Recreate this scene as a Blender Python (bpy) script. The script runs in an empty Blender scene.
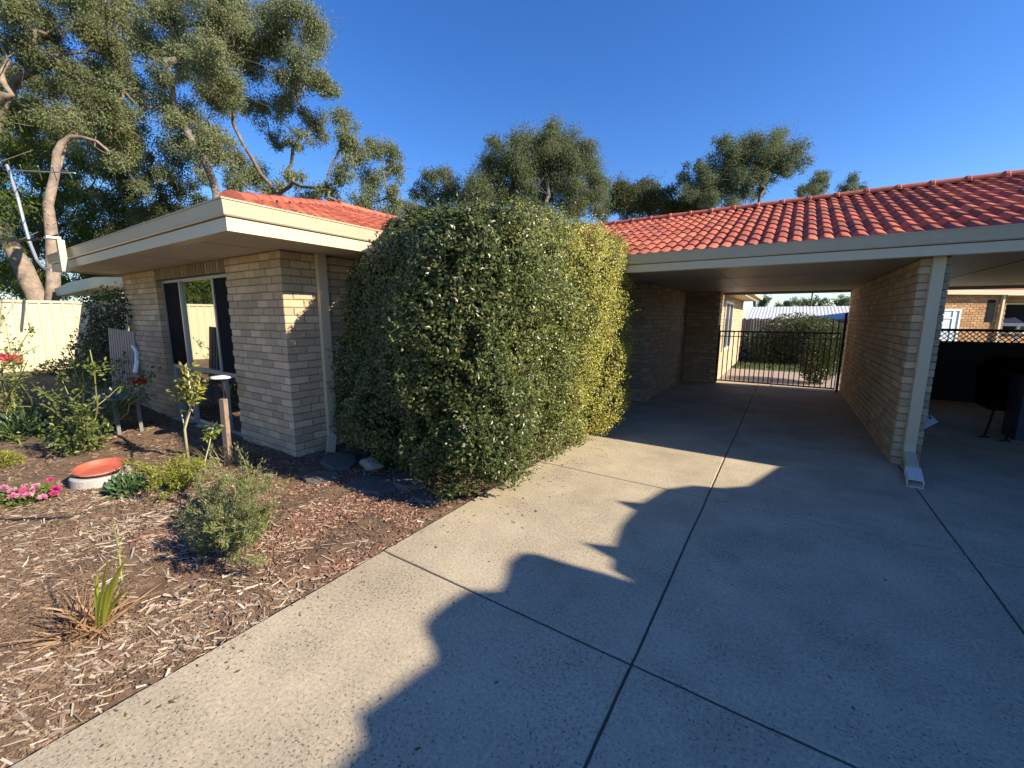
import bpy, math, random
import numpy as np
from mathutils import Matrix, Vector
rng = np.random.default_rng(7)
random.seed(7)
sc = bpy.context.scene
COL = sc.collection

# ------------------------------------------------------------------ camera solve
F, CX, CY, H = 415.0, 512.0, 384.0, 1.65
def _ray(px, py): return np.array([px - CX, -(py - CY), -F])
_Y = _ray(788, 318); _Y /= np.linalg.norm(_Y)
_X = -_ray(-130, 315); _X /= np.linalg.norm(_X); _X -= _X.dot(_Y) * _Y; _X /= np.linalg.norm(_X)
_Z = np.cross(_X, _Y)
RW = np.array([_X, _Y, _Z])
def w(px, py):
    return RW @ _ray(px, py)
def g(px, py, z=0.0):
    v = w(px, py); return v * ((z - H) / v[2]) + np.array([0, 0, H])
def onY(px, py, Y):
    v = w(px, py); return v * (Y / v[1]) + np.array([0, 0, H])
def onX(px, py, X):
    v = w(px, py); return v * (X / v[0]) + np.array([0, 0, H])
def P(px, py, D):
    return w(px, py) * (D / F) + np.array([0, 0, H])

cam = bpy.data.cameras.new('camera')
camo = bpy.data.objects.new('camera', cam); COL.objects.link(camo)
cam.sensor_width = 36; cam.lens = F / 1024 * 36; cam.clip_start = 0.05; cam.clip_end = 2000
M = Matrix([list(RW[i]) + [0] for i in range(3)] + [[0, 0, 0, 1]])
M.translation = Vector((0, 0, H))
camo.matrix_world = M
sc.camera = camo

# ------------------------------------------------------------------ light
SUN_EL = math.radians(30.5)
sun_h = np.array([1.0, 0.135]); sun_h /= np.linalg.norm(sun_h)
S = np.array([sun_h[0] * math.cos(SUN_EL), sun_h[1] * math.cos(SUN_EL), math.sin(SUN_EL)])
TANS = math.tan(SUN_EL)
sl = bpy.data.lights.new('sun', 'SUN'); sl.energy = 5.0; sl.angle = math.radians(0.53); sl.color = (1, 0.87, 0.67)
so = bpy.data.objects.new('sun', sl); COL.objects.link(so)
so.rotation_euler = Vector(S).to_track_quat('Z', 'Y').to_euler()
so.location = (30, 0, 20)
wd = bpy.data.worlds.new('World'); sc.world = wd; wd.use_nodes = True
nt = wd.node_tree; nt.nodes.clear()
sky = nt.nodes.new('ShaderNodeTexSky'); sky.sky_type = 'NISHITA'; sky.sun_disc = False
sky.sun_elevation = SUN_EL; sky.sun_rotation = math.radians(82.3)
sky.air_density = 1.0; sky.dust_density = 0.25; sky.ozone_density = 4.0; sky.altitude = 300
bg = nt.nodes.new('ShaderNodeBackground'); bg.inputs[1].default_value = 0.112
out = nt.nodes.new('ShaderNodeOutputWorld')
hs = nt.nodes.new('ShaderNodeHueSaturation'); hs.inputs['Saturation'].default_value = 1.25; hs.inputs['Hue'].default_value = 0.512; nt.links.new(sky.outputs[0], hs.inputs['Color']); nt.links.new(hs.outputs[0], bg.inputs[0]); nt.links.new(bg.outputs[0], out.inputs[0])
vs = sc.view_settings; vs.view_transform = 'Standard'; vs.look = 'None'; vs.gamma = 1; vs.exposure = 1.0
sc.cycles.max_bounces = 6; sc.cycles.transparent_max_bounces = 8
sc.cycles.use_denoising = True

# ------------------------------------------------------------------ noise
def _hash(ix, iy, iz, s):
    h = (ix.astype(np.int64) * 374761393 + iy.astype(np.int64) * 668265263 + iz.astype(np.int64) * 2147483647 + s * 974634777) & 0xffffffff
    h = ((h ^ (h >> 13)) * 1274126177) & 0xffffffff
    h = (h ^ (h >> 16)) & 0xffff
    return h / 32767.5 - 1.0
def vn(p, scale=1.0, s=0):
    p = np.asarray(p, float) * scale
    if p.shape[-1] == 2: p = np.concatenate([p, np.zeros(p.shape[:-1] + (1,))], -1)
    i = np.floor(p).astype(np.int64); f = p - i; f = f * f * (3 - 2 * f)
    r = 0
    for a in (0, 1):
        for b in (0, 1):
            for c in (0, 1):
                wgt = (f[..., 0] if a else 1 - f[..., 0]) * (f[..., 1] if b else 1 - f[..., 1]) * (f[..., 2] if c else 1 - f[..., 2])
                r = r + wgt * _hash(i[..., 0] + a, i[..., 1] + b, i[..., 2] + c, s)
    return r

# ------------------------------------------------------------------ materials
def mat(name, base=(0.5, 0.5, 0.5), rough=0.7, attr=False, noise=0.0, nscale=8.0, bump=0.0, bscale=60.0, metal=0.0, spec=0.4, trans=0.0, base2=None):
    m = bpy.data.materials.new(name); m.use_nodes = True
    t = m.node_tree; n = t.nodes; l = t.links
    b = n['Principled BSDF']; b.inputs['Roughness'].default_value = rough
    b.inputs['Metallic'].default_value = metal; b.inputs['Specular IOR Level'].default_value = spec
    tc = n.new('ShaderNodeTexCoord')
    if attr:
        a = n.new('ShaderNodeAttribute'); a.attribute_name = 'Col'; src = a.outputs['Color']
    else:
        a = n.new('ShaderNodeRGB'); a.outputs[0].default_value = (*base, 1); src = a.outputs[0]
    if base2 is not None:
        tx = n.new('ShaderNodeTexNoise'); tx.inputs['Scale'].default_value = nscale; tx.inputs['Detail'].default_value = 6; tx.inputs['Roughness'].default_value = 0.65
        l.new(tc.outputs['Object'], tx.inputs['Vector'])
        r = n.new('ShaderNodeMapRange'); r.inputs[1].default_value = 0.35; r.inputs[2].default_value = 0.68; l.new(tx.outputs[0], r.inputs[0])
        mx = n.new('ShaderNodeMixRGB'); mx.inputs[2].default_value = (*base2, 1); l.new(src, mx.inputs[1]); l.new(r.outputs[0], mx.inputs[0]); src = mx.outputs[0]
    if noise > 0:
        tx = n.new('ShaderNodeTexNoise'); tx.inputs['Scale'].default_value = nscale * 2.3; tx.inputs['Detail'].default_value = 8; tx.inputs['Roughness'].default_value = 0.7
        l.new(tc.outputs['Object'], tx.inputs['Vector'])
        r = n.new('ShaderNodeMapRange'); r.inputs[1].default_value = 0.25; r.inputs[2].default_value = 0.75
        r.inputs[3].default_value = 1 - noise; r.inputs[4].default_value = 1 + noise; l.new(tx.outputs[0], r.inputs[0])
        v = n.new('ShaderNodeVectorMath'); v.operation = 'SCALE'; l.new(src, v.inputs[0]); l.new(r.outputs[0], v.inputs['Scale']); src = v.outputs[0]
    l.new(src, b.inputs['Base Color'])
    if bump > 0:
        tx = n.new('ShaderNodeTexNoise'); tx.inputs['Scale'].default_value = bscale; tx.inputs['Detail'].default_value = 5
        l.new(tc.outputs['Object'], tx.inputs['Vector'])
        bp = n.new('ShaderNodeBump'); bp.inputs['Strength'].default_value = bump; bp.inputs['Distance'].default_value = 0.01
        l.new(tx.outputs[0], bp.inputs['Height']); l.new(bp.outputs[0], b.inputs['Normal'])
    if trans > 0:
        tr = n.new('ShaderNodeBsdfTranslucent'); l.new(src, tr.inputs[0])
        ms = n.new('ShaderNodeMixShader'); ms.inputs[0].default_value = trans
        l.new(b.outputs[0], ms.inputs[1]); l.new(tr.outputs[0], ms.inputs[2]); l.new(ms.outputs[0], n['Material Output'].inputs[0])
    return m

def concrete_mat(name, c1, c2):
    m = mat(name, c1, 0.85, noise=0.13, nscale=1.1, base2=c2)
    t = m.node_tree; n = t.nodes; l = t.links; b = n['Principled BSDF']
    tc = n.new('ShaderNodeTexCoord')
    base = b.inputs['Base Color'].links[0].from_socket
    # fine mottling and dark pits of the worn surface
    tx = n.new('ShaderNodeTexNoise'); tx.inputs['Scale'].default_value = 55; tx.inputs['Detail'].default_value = 4; tx.inputs['Roughness'].default_value = .75
    l.new(tc.outputs['Object'], tx.inputs['Vector'])
    r1 = n.new('ShaderNodeMapRange'); r1.inputs[1].default_value = 0.3; r1.inputs[2].default_value = 0.7; r1.inputs[3].default_value = 0.70; r1.inputs[4].default_value = 1.25
    l.new(tx.outputs[0], r1.inputs[0])
    vo = n.new('ShaderNodeTexNoise'); vo.inputs['Scale'].default_value = 75; vo.inputs['Detail'].default_value = 2
    l.new(tc.outputs['Object'], vo.inputs['Vector'])
    ar = n.new('ShaderNodeTexNoise'); ar.inputs['Scale'].default_value = 2.2; ar.inputs['Detail'].default_value = 3; l.new(tc.outputs['Object'], ar.inputs['Vector'])
    ad = n.new('ShaderNodeMath'); ad.operation = 'MULTIPLY_ADD'; ad.inputs[1].default_value = 0.22; l.new(ar.outputs[0], ad.inputs[0]); l.new(vo.outputs[0], ad.inputs[2])
    r2 = n.new('ShaderNodeMapRange'); r2.inputs[1].default_value = 0.715; r2.inputs[2].default_value = 0.79; r2.inputs[3].default_value = 1; r2.inputs[4].default_value = 0.38
    l.new(ad.outputs[0], r2.inputs[0])
    mu = n.new('ShaderNodeMath'); mu.operation = 'MULTIPLY'; l.new(r1.outputs[0], mu.inputs[0]); l.new(r2.outputs[0], mu.inputs[1])
    v = n.new('ShaderNodeVectorMath'); v.operation = 'SCALE'; l.new(base, v.inputs[0]); l.new(mu.outputs[0], v.inputs['Scale'])
    l.new(v.outputs[0], b.inputs['Base Color'])
    bp = n.new('ShaderNodeBump'); bp.inputs['Strength'].default_value = 0.5; bp.inputs['Distance'].default_value = 0.004
    l.new(mu.outputs[0], bp.inputs['Height']); l.new(bp.outputs[0], b.inputs['Normal'])
    return m

m_brick = mat('brick', attr=True, rough=0.9, noise=0.22, nscale=14, bump=0.6, bscale=90)
m_mortar = mat('mortar', (0.24, 0.195, 0.145), 0.95, noise=0.2, nscale=20)
m_tile = mat('roof_tile', attr=True, rough=0.75, spec=0.25, noise=0.36, nscale=6, bump=0.2, bscale=80)
m_cream = mat('cream_paint', (0.60, 0.51, 0.345), 0.45, noise=0.05, nscale=3)
m_gutter = mat('gutter_paint', (0.47, 0.395, 0.275), 0.4, noise=0.07, nscale=4)
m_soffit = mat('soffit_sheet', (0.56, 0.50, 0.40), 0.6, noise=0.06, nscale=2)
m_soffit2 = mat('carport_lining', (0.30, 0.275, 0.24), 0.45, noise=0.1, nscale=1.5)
m_conc = concrete_mat('concrete', (0.48, 0.41, 0.295), (0.365, 0.31, 0.225))
m_joint = mat('joint_dirt', (0.09, 0.078, 0.064), 0.95)
m_soil = mat('soil', (0.10, 0.064, 0.04), 0.95, noise=0.35, nscale=9, base2=(0.19, 0.125, 0.08), bump=0.8, bscale=70)
m_mulch = mat('mulch', attr=True, rough=0.85)
m_leaf = mat('leaf', attr=True, rough=0.42, spec=0.5, trans=0.28)
m_hedge = mat('hedge_leaf', attr=True, rough=0.36, spec=0.42, trans=0.16)
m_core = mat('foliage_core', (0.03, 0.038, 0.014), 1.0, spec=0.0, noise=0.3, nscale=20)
m_crown = mat('tree_leaf', attr=True, rough=0.6, spec=0.2, trans=0.42)
m_limb = mat('grey_bark', (0.20, 0.165, 0.135), 0.9, noise=0.35, nscale=4, base2=(0.10, 0.08, 0.065))
m_leafd = mat('leaf_dry', attr=True, rough=0.6, spec=0.3, trans=0.3)
m_bark = mat('bark', (0.30, 0.235, 0.185), 0.9, noise=0.35, nscale=3, base2=(0.16, 0.12, 0.095), bump=0.6, bscale=25)
m_barkd = mat('bark_dark', (0.085, 0.065, 0.05), 0.9, noise=0.3, nscale=5)
m_cane = mat('green_cane', (0.26, 0.27, 0.09), 0.6, noise=0.2, nscale=12)
m_fence = mat('cream_steel', (0.56, 0.50, 0.33), 0.45, noise=0.04, nscale=3)
m_alu = mat('window_frame', (0.36, 0.37, 0.37), 0.4, metal=0.3, noise=0.05)
m_white = mat('white_paint', (0.78, 0.77, 0.74), 0.4, noise=0.04)
m_black = mat('black_metal', (0.02, 0.02, 0.021), 0.45)
m_blackwood = mat('dark_timber', (0.010, 0.009, 0.009), 0.8, noise=0.3, nscale=6)
m_paling = mat('paling', (0.36, 0.27, 0.18), 0.9, noise=0.3, nscale=5)
m_grass = mat('grass_ground', (0.10, 0.13, 0.045), 0.95, noise=0.35, nscale=6, base2=(0.17, 0.16, 0.07))
m_stone = mat('slate', (0.14, 0.125, 0.11), 0.8, noise=0.3, nscale=6, bump=0.5, bscale=30)
m_rock = mat('pale_rock', (0.34, 0.30, 0.25), 0.9, noise=0.3, nscale=9, bump=0.6, bscale=30)
m_greyconc = mat('grey_concrete', (0.40, 0.38, 0.35), 0.9, noise=0.2, nscale=12, bump=0.4, bscale=80)
m_terra = mat('terracotta_red', (0.42, 0.10, 0.06), 0.55, noise=0.18, nscale=9)
m_post = mat('weathered_timber', (0.25, 0.18, 0.13), 0.9, noise=0.35, nscale=14, bump=0.5, bscale=60)
m_hose = mat('black_hose', (0.02, 0.02, 0.02), 0.5)
m_paver = mat('back_paving', (0.34, 0.27, 0.23), 0.85, noise=0.2, nscale=4)
m_sheet = mat('pale_sheeting', (0.60, 0.61, 0.62), 0.6, noise=0.06, nscale=1)
m_dark = mat('room_dark', (0.012, 0.013, 0.014), 0.8)
m_flyscreen = mat('fly_screen', (0.012, 0.013, 0.016), 0.9, spec=0.1, noise=0.1)
m_galv = mat('galvanised', (0.55, 0.56, 0.58), 0.35, metal=0.6)
m_red = mat('petal', attr=True, rough=0.5, trans=0.25)
m_cable = mat('cable', (0.02, 0.02, 0.02), 0.6)
def glass_mat(name, fac, tint):
    m = bpy.data.materials.new(name); m.use_nodes = True; n = m.node_tree.nodes; l = m.node_tree.links
    b = n['Principled BSDF']; b.inputs['Base Color'].default_value = (0.012, 0.014, 0.015, 1); b.inputs['Roughness'].default_value = 0.1
    gl = n.new('ShaderNodeBsdfGlossy'); gl.inputs[0].default_value = (*tint, 1); gl.inputs['Roughness'].default_value = 0.012
        
    mx = n.new('ShaderNodeMixShader'); mx.inputs[0].default_value = fac
    l.new(b.outputs[0], mx.inputs[1]); l.new(gl.outputs[0], mx.inputs[2]); l.new(mx.outputs[0], n['Material Output'].inputs[0])
    return m
m_glass = glass_mat('window_glass', 0.72, (0.9, 0.92, 0.88))
m_glass2 = glass_mat('far_glass', 0.25, (0.8, 0.85, 0.9))

# ------------------------------------------------------------------ mesh helpers
def origin_of(parent):
    o = np.zeros(3)
    while parent is not None:
        o += np.array(parent.location); parent = parent.parent
    return o
def link(name, verts, faces_flat, sizes, material, parent=None, cols=None, smooth=False):
    verts = np.asarray(verts, np.float32).reshape(-1, 3) - origin_of(parent).astype(np.float32)
    me = bpy.data.meshes.new(name)
    faces_flat = np.asarray(faces_flat, np.int32); sizes = np.asarray(sizes, np.int32)
    me.vertices.add(len(verts)); me.vertices.foreach_set('co', verts.ravel())
    me.loops.add(len(faces_flat)); me.loops.foreach_set('vertex_index', faces_flat)
    me.polygons.add(len(sizes))
    st = np.concatenate([[0], np.cumsum(sizes)[:-1]]).astype(np.int32)
    me.polygons.foreach_set('loop_start', st); me.polygons.foreach_set('loop_total', sizes)
    me.polygons.foreach_set('use_smooth', np.full(len(sizes), bool(smooth)))
    me.update(calc_edges=True); me.validate()
    if cols is not None:
        a = me.attributes.new('Col', 'FLOAT_COLOR', 'FACE')
        c = np.ones((len(sizes), 4), np.float32); c[:, :3] = cols
        a.data.foreach_set('color', c.ravel())
    me.materials.append(material)
    o = bpy.data.objects.new(name, me); COL.objects.link(o)
    if parent is not None: o.parent = parent
    return o
class MB:
    def __init__(s): s.v = []; s.f = []; s.c = []; s.n = 0; s.log = []
    def add(s, verts, faces, col=(0.5, 0.5, 0.5)):
        s.log.append((verts, faces, col))
        s.v.extend([tuple(map(float, p)) for p in verts])
        for q in faces: s.f.append([i + s.n for i in q]); s.c.append(col)
        s.n += len(verts)
    def obox(s, c, ax, ay, az, col=(0.5, 0.5, 0.5), jit=0.0):
        c, ax, ay, az = map(lambda t: np.asarray(t, float), (c, ax, ay, az))
        vs_ = [c + sx * ax + sy * ay + sz * az for sz in (-1, 1) for sx, sy in ((-1, -1), (1, -1), (1, 1), (-1, 1))]
        if jit: vs_ = [p + rng.uniform(-jit, jit, 3) for p in vs_]
        s.add(vs_, [(3, 2, 1, 0), (4, 5, 6, 7), (0, 1, 5, 4), (1, 2, 6, 5), (2, 3, 7, 6), (3, 0, 4, 7)], col)
    def box(s, x0, x1, y0, y1, z0, z1, col=(0.5, 0.5, 0.5), jit=0.0):
        s.obox(((x0 + x1) / 2, (y0 + y1) / 2, (z0 + z1) / 2), ((x1 - x0) / 2, 0, 0), (0, (y1 - y0) / 2, 0), (0, 0, (z1 - z0) / 2), col, jit)
    def bar(s, a, b, wd_, th, up=(0, 0, 1), col=(0.5, 0.5, 0.5)):
        a = np.asarray(a, float); b = np.asarray(b, float); d = b - a; L = np.linalg.norm(d); d /= L
        x = np.cross(d, up); x /= np.linalg.norm(x); y = np.cross(x, d)
        s.obox((a + b) / 2, x * wd_ / 2, d * L / 2, y * th / 2, col)
    def tube(s, pts, r, n=8, col=(0.5, 0.5, 0.5), cap=True):
        pts = [np.asarray(p, float) for p in pts]
        if np.isscalar(r): r = [r] * len(pts)
        up = np.array([0.13, 0.21, 0.97]); base = s.n; vs_ = []; x = None
        for i, p in enumerate(pts):
            d = pts[min(i + 1, len(pts) - 1)] - pts[max(i - 1, 0)]; d = d / (np.linalg.norm(d) + 1e-9)
            if x is None:
                x = np.cross(d, up)
                if np.linalg.norm(x) < 0.05: x = np.cross(d, (1, 0, 0))
            x = x - x.dot(d) * d; x /= np.linalg.norm(x); y = np.cross(d, x)
            for k in range(n):
                a = 2 * math.pi * k / n; vs_.append(p + r[i] * (math.cos(a) * x + math.sin(a) * y))
        fs = []
        for i in range(len(pts) - 1):
            for k in range(n):
                k2 = (k + 1) % n; fs.append((i * n + k, i * n + k2, (i + 1) * n + k2, (i + 1) * n + k))
        if cap: fs.append(tuple(range(n))[::-1]); fs.append(tuple((len(pts) - 1) * n + k for k in range(n)))
        s.add(vs_, fs, col)
    def lathe(s, c, prof, n=40, sx=1.0, tilt=None, col=(0.5, 0.5, 0.5), jit=0):
        vs_ = []; c = np.asarray(c, float)
        for (r, z) in prof:
            for k in range(n):
                a = 2 * math.pi * k / n; q = np.array([r * math.cos(a) * sx, r * math.sin(a), z])
                if tilt is not None: q = tilt @ q
                vs_.append(c + q)
        fs = []
        for i in range(len(prof) - 1):
            for k in range(n):
                k2 = (k + 1) % n; fs.append((i * n + k, i * n + k2, (i + 1) * n + k2, (i + 1) * n + k))
        s.add(vs_, fs, col)
    def prism(s, poly, ext, col=(0.5, 0.5, 0.5)):
        poly = [np.asarray(p, float) for p in poly]; ext = np.asarray(ext, float); n = len(poly)
        s.add(poly + [p + ext for p in poly], [tuple(range(n))[::-1], tuple(range(n, 2 * n))] + [(i, (i + 1) % n, (i + 1) % n + n, i + n) for i in range(n)], col)
    def build_each(s, name, material, parent=None):
        o = None
        for vv_, ff_, cc_ in s.log:
            m_ = MB(); m_.add(vv_, ff_, cc_); o = m_.build(name, material, parent)
        return o
    def build(s, name, material, parent=None, smooth=False):
        ff = [i for q in s.f for i in q]
        return link(name, s.v, ff, [len(q) for q in s.f], material, parent, np.array(s.c, np.float32), smooth)
def thing(name, label, cat, loc, group=None):
    o = bpy.data.objects.new(name, None); COL.objects.link(o); o.location = [float(t) for t in loc]; o.empty_display_size = 0.2
    return tag(o, label, cat, group)
def tag(o, label=None, cat=None, group=None, kind=None):
    if label: o['label'] = label
    if cat: o['category'] = cat
    if group: o['group'] = group
    if kind: o['kind'] = kind
    return o
def unit(a): return a / (np.linalg.norm(a, axis=-1, keepdims=True) + 1e-9)
def rdir(n): return unit(rng.normal(size=(n, 3)))
def leaves(name, p, d, L, W, cols, material, parent, bend=0.25, nrm=None):
    """diamond leaves: p base points, d directions, L lengths, W widths"""
    n = len(p); L = np.broadcast_to(L, n)[:, None]; W = np.broadcast_to(W, n)[:, None]
    if nrm is None: side = unit(np.cross(d, rdir(n)))
    else:
        d = unit(d - nrm * (d * nrm).sum(1, keepdims=True)); side = unit(np.cross(d, nrm))
    nor = np.cross(d, side)
    v = np.empty((n, 4, 3)); mid = p + d * L * 0.45
    v[:, 0] = p; v[:, 1] = mid + side * W * 0.5 + nor * W * bend; v[:, 2] = p + d * L; v[:, 3] = mid - side * W * 0.5 + nor * W * bend
    return link(name, v.reshape(-1, 3), np.arange(4 * n), np.full(n, 4), material, parent, cols)
def mixcol(a, b, n, vary=0.2):
    t = rng.random((n, 1)); c = np.array(a) * (1 - t) + np.array(b) * t
    return np.clip(c * rng.uniform(1 - vary, 1 + vary, (n, 1)), 0, 1)

# ------------------------------------------------------------------ brickwork
BR = [(0.54, 0.405, 0.25), (0.58, 0.44, 0.28), (0.47, 0.35, 0.225), (0.60, 0.47, 0.31), (0.54, 0.39, 0.25), (0.49, 0.375, 0.25)]
def brick_face(mb, o, d, L, n, courses, ch, own0, own1, openings=(), z0=0.0, cols=BR, gain=1.0, BL=0.24):
    """o origin at ground, d unit along, n outward unit. own = course parity owning that corner (None: square end)"""
    o = np.asarray(o, float); d = np.asarray(d, float); n = np.asarray(n, float); J = 0.011; dep = 0.105
    for c in range(courses):
        par = c % 2; s0 = 0.0; s1 = L
        if own0 is not None and par != own0: s0 = dep + J
        if own1 is not None and par != own1: s1 = L - dep - J
        x = s0 if own0 is not None else (-BL / 2 if par else 0.0)
        z = z0 + c * ch
        while x < s1 - 0.02:
            a, b = max(x, s0), min(x + BL - J, s1); x += BL
            segs = [(a, b)]
            for (u0, u1, w0, w1) in openings:
                if z + ch * 0.6 > w0 and z + ch * 0.4 < w1:
                    ns = []
                    for (a_, b_) in segs:
                        if b_ <= u0 or a_ >= u1: ns.append((a_, b_)); continue
                        if a_ < u0: ns.append((a_, u0))
                        if b_ > u1: ns.append((u1, b_))
                    segs = ns
            for (a_, b_) in segs:
                if b_ - a_ < 0.025: continue
                pr = rng.uniform(-0.0015, 0.004)
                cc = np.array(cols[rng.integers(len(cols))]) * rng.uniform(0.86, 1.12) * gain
                ce = o + d * (a_ + b_) / 2 + np.array([0, 0, z + ch / 2]) + n * (pr - dep / 2)
                # brick with arrised (chamfered) face edges
                hx, hz, hd, e = (b_ - a_) / 2, (ch - J) / 2, dep / 2, 0.006
                zz = np.array([0, 0, 1.0]); vs_ = []
                for (k, off, ins) in ((0, -hd, 0), (1, hd - e, 0), (2, hd, e)):
                    for sx, sz in ((-1, -1), (1, -1), (1, 1), (-1, 1)):
                        vs_.append(ce + n * off + d * sx * (hx - ins) + zz * sz * (hz - ins) + (rng.uniform(-0.0015, 0.0015, 3) if k else 0))
                fs = [(8, 9, 10, 11)]
                for r_ in (0, 4):
                    for k in range(4): fs.append((r_ + k, r_ + (k + 1) % 4, r_ + 4 + (k + 1) % 4, r_ + 4 + k))
                mb.add(vs_, fs, tuple(cc))

# ------------------------------------------------------------------ tiles
def tile_roof(name, o, u, v, ulen, vlen, clip, parent, seed=0, u0=0.0, g_=0.33, wv=0.15, tint=1.0):
    o = np.asarray(o, float); u = unit(np.asarray(u, float)); v = unit(np.asarray(v, float)); n = np.cross(u, v)
    if n[2] < 0: n = -n
    sub = 10; dx = wv / sub; nx = int(ulen / dx) + 1; us = u0 + np.arange(nx) * dx
    ph = us / wv
    prof = 0.018 * np.sin(2 * np.pi * ph) + 0.005 * np.sin(4 * np.pi * ph + 0.9)
    rows = int(math.ceil(vlen / g_)); V = []; Fc = []; C = []; base = 0
    r = np.random.default_rng(seed)
    cs = np.array([(0.41, 0.108, 0.062), (0.34, 0.09, 0.055), (0.45, 0.135, 0.078), (0.37, 0.10, 0.062), (0.28, 0.085, 0.06)]) * tint
    for k in range(rows):
        v0 = k * g_ - 0.02; v1 = min((k + 1) * g_ + 0.03, vlen + 0.02)
        ti = np.floor((us[:-1] + (0.15 if k % 2 else 0)) / 0.30).astype(int)
        tr = r.uniform(-1, 1, ti.max() - ti.min() + 2); tcn = r.integers(0, 5, len(tr)); tv = r.uniform(0.84, 1.14, len(tr)); ti0 = ti - ti.min()
        lift = 0.022 + 0.004 * tr[np.append(ti0, ti0[-1])]
        L0 = o + np.outer(us, u) + v * v0 + np.outer(prof + lift - 0.022, n)
        L1 = o + np.outer(us, u) + v * v0 + np.outer(prof + lift, n)
        L2 = o + np.outer(us, u) + v * v1 + np.outer(prof, n)
        V.append(np.concatenate([L0, L1, L2]))
        i = np.arange(nx - 1)
        keep = clip(us[:-1] + dx / 2, (v0 + v1) / 2)
        i = i[keep]
        for a in (0, 1):
            Fc.append(np.stack([base + a * nx + i, base + a * nx + i + 1, base + (a + 1) * nx + i + 1, base + (a + 1) * nx + i], 1))
            C.append(cs[tcn[ti0[i]]] * tv[ti0[i]][:, None])
        base += 3 * nx
    Fc = np.concatenate(Fc); C = np.concatenate(C)
    ob = link(name, np.concatenate(V), Fc.ravel(), np.full(len(Fc), 4), m_tile, parent, C, smooth=False)
    return ob
def ridge_caps(a, b, parent, name='ridge_cap', step=0.38):
    a = np.asarray(a, float); b = np.asarray(b, float); L = np.linalg.norm(b - a); d = (b - a) / L
    x = np.cross(d, (0, 0, 1)); x /= np.linalg.norm(x); y = np.cross(x, d); mb = MB()
    for k in range(int(L / step)):
        s0, s1 = k * step, k * step + step + 0.03; col = tuple(np.array((0.44, 0.125, 0.08)) * rng.uniform(0.85, 1.12))
        vs_ = []
        for (s_, r_) in ((s0, 0.105), (s0 + 0.04, 0.105), (s0 + 0.05, 0.092), (s1, 0.088)):
            for q in range(9):
                t = math.pi * (q / 8) * 1.1 - 0.05 * math.pi
                vs_.append(a + d * s_ + x * r_ * math.cos(t) + y * (r_ * 0.8 * math.sin(t)))
        fs = [(i * 9 + q, i * 9 + q + 1, (i + 1) * 9 + q + 1, (i + 1) * 9 + q) for i in range(3) for q in range(8)]
        fs.append(tuple(range(9)))
        mb.add(vs_, fs, col)
    return mb.build(name, m_tile, parent)

# ================================================================== SETTING
# --- ground sheet
gm = MB(); gm.add([(-400, -400, -0.16), (400, -400, -0.16), (400, 400, -0.16), (-400, 400, -0.16)], [(0, 1, 2, 3)])
tag(gm.build('ground', m_grass), kind='structure')

# --- garden bed surface
def bed_z(x, y):
    xy = np.stack([x, y], -1)
    rise = np.clip((-x - 9.0) / 5.0, 0, 1); rise = rise * rise * (3 - 2 * rise) * 0.38
    edge = np.clip((-2.27 - x) / 0.35, 0, 1)
    z = -0.035 + 0.03 * edge + rise + 0.028 * vn(xy, 1.7, 1) * edge + 0.016 * vn(xy, 5, 2) + 0.006 * vn(xy, 16, 3) + 0.003 * vn(xy, 40, 4)
    return z
def grid_sheet(name, xs, ys, zf, material, kind='structure'):
    X, Y = np.meshgrid(xs, ys); Z = zf(X, Y); nx, ny = len(xs), len(ys)
    v = np.stack([X, Y, Z], -1).reshape(-1, 3)
    i, j = np.meshgrid(np.arange(nx - 1), np.arange(ny - 1)); a = (j * nx + i).ravel()
    f = np.stack([a, a + 1, a + nx + 1, a + nx], 1)
    return tag(link(name, v, f.ravel(), np.full(len(f), 4), material, smooth=True), kind=kind)
xs = np.concatenate([np.arange(-15, -9, 0.12), np.arange(-9, -2.265, 0.03)])
ys = np.concatenate([np.arange(-5, -0.6, 0.12), np.arange(-0.6, 3.2, 0.03), np.arange(3.2, 8.4, 0.12)])
grid_sheet('garden_bed', xs, ys, bed_z, m_soil)

# --- driveway slabs
def slabs(name, xj, yj, material, skip=lambda i, j: False, z=0.0, gap=0.014, z_under=-0.03):
    mb = MB()
    for i in range(len(xj) - 1):
        for j in range(len(yj) - 1):
            if skip(i, j): continue
            x0, x1, y0, y1 = xj[i] + gap / 2, xj[i + 1] - gap / 2, yj[j] + gap / 2, yj[j + 1] - gap / 2
            n = 36; rings = []
            for ins, zz in ((0, z - 0.12), (0, z - 0.004), (0.005, z)):
                ring = []
                def jt(t, s): return 0.0035 * float(vn(np.array([t * 3.1, s * 7.7]), 1, 5)) + 0.0015 * float(vn(np.array([t * 23, s]), 1, 6))
                for k in range(n): t = x0 + (x1 - x0) * k / n; ring.append((t, y0 + ins + jt(t, y0), zz))
                for k in range(n): t = y0 + (y1 - y0) * k / n; ring.append((x1 - ins + jt(t, x1), t, zz))
                for k in range(n): t = x1 - (x1 - x0) * k / n; ring.append((t, y1 - ins + jt(t, y1), zz))
                for k in range(n): t = y1 - (y1 - y0) * k / n; ring.append((x0 + ins + jt(t, x0), t, zz))
                rings += ring
            m_ = 4 * n
            fs = [tuple(range(2 * m_, 3 * m_))]
            for r_ in (0, 1):
                for k in range(m_): fs.append((r_ * m_ + k, r_ * m_ + (k + 1) % m_, (r_ + 1) * m_ + (k + 1) % m_, (r_ + 1) * m_ + k))
            mb.add(rings, fs)
    return mb.build(name, material)
XJ = [-2.27, -0.48, 1.205, 3.0, 4.1, 5.9, 7.6]; YJ = [-4.9, -2.68, -0.45, 1.79, 4.03, 6.25, 8.3, 10.4, 12.25]
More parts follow.
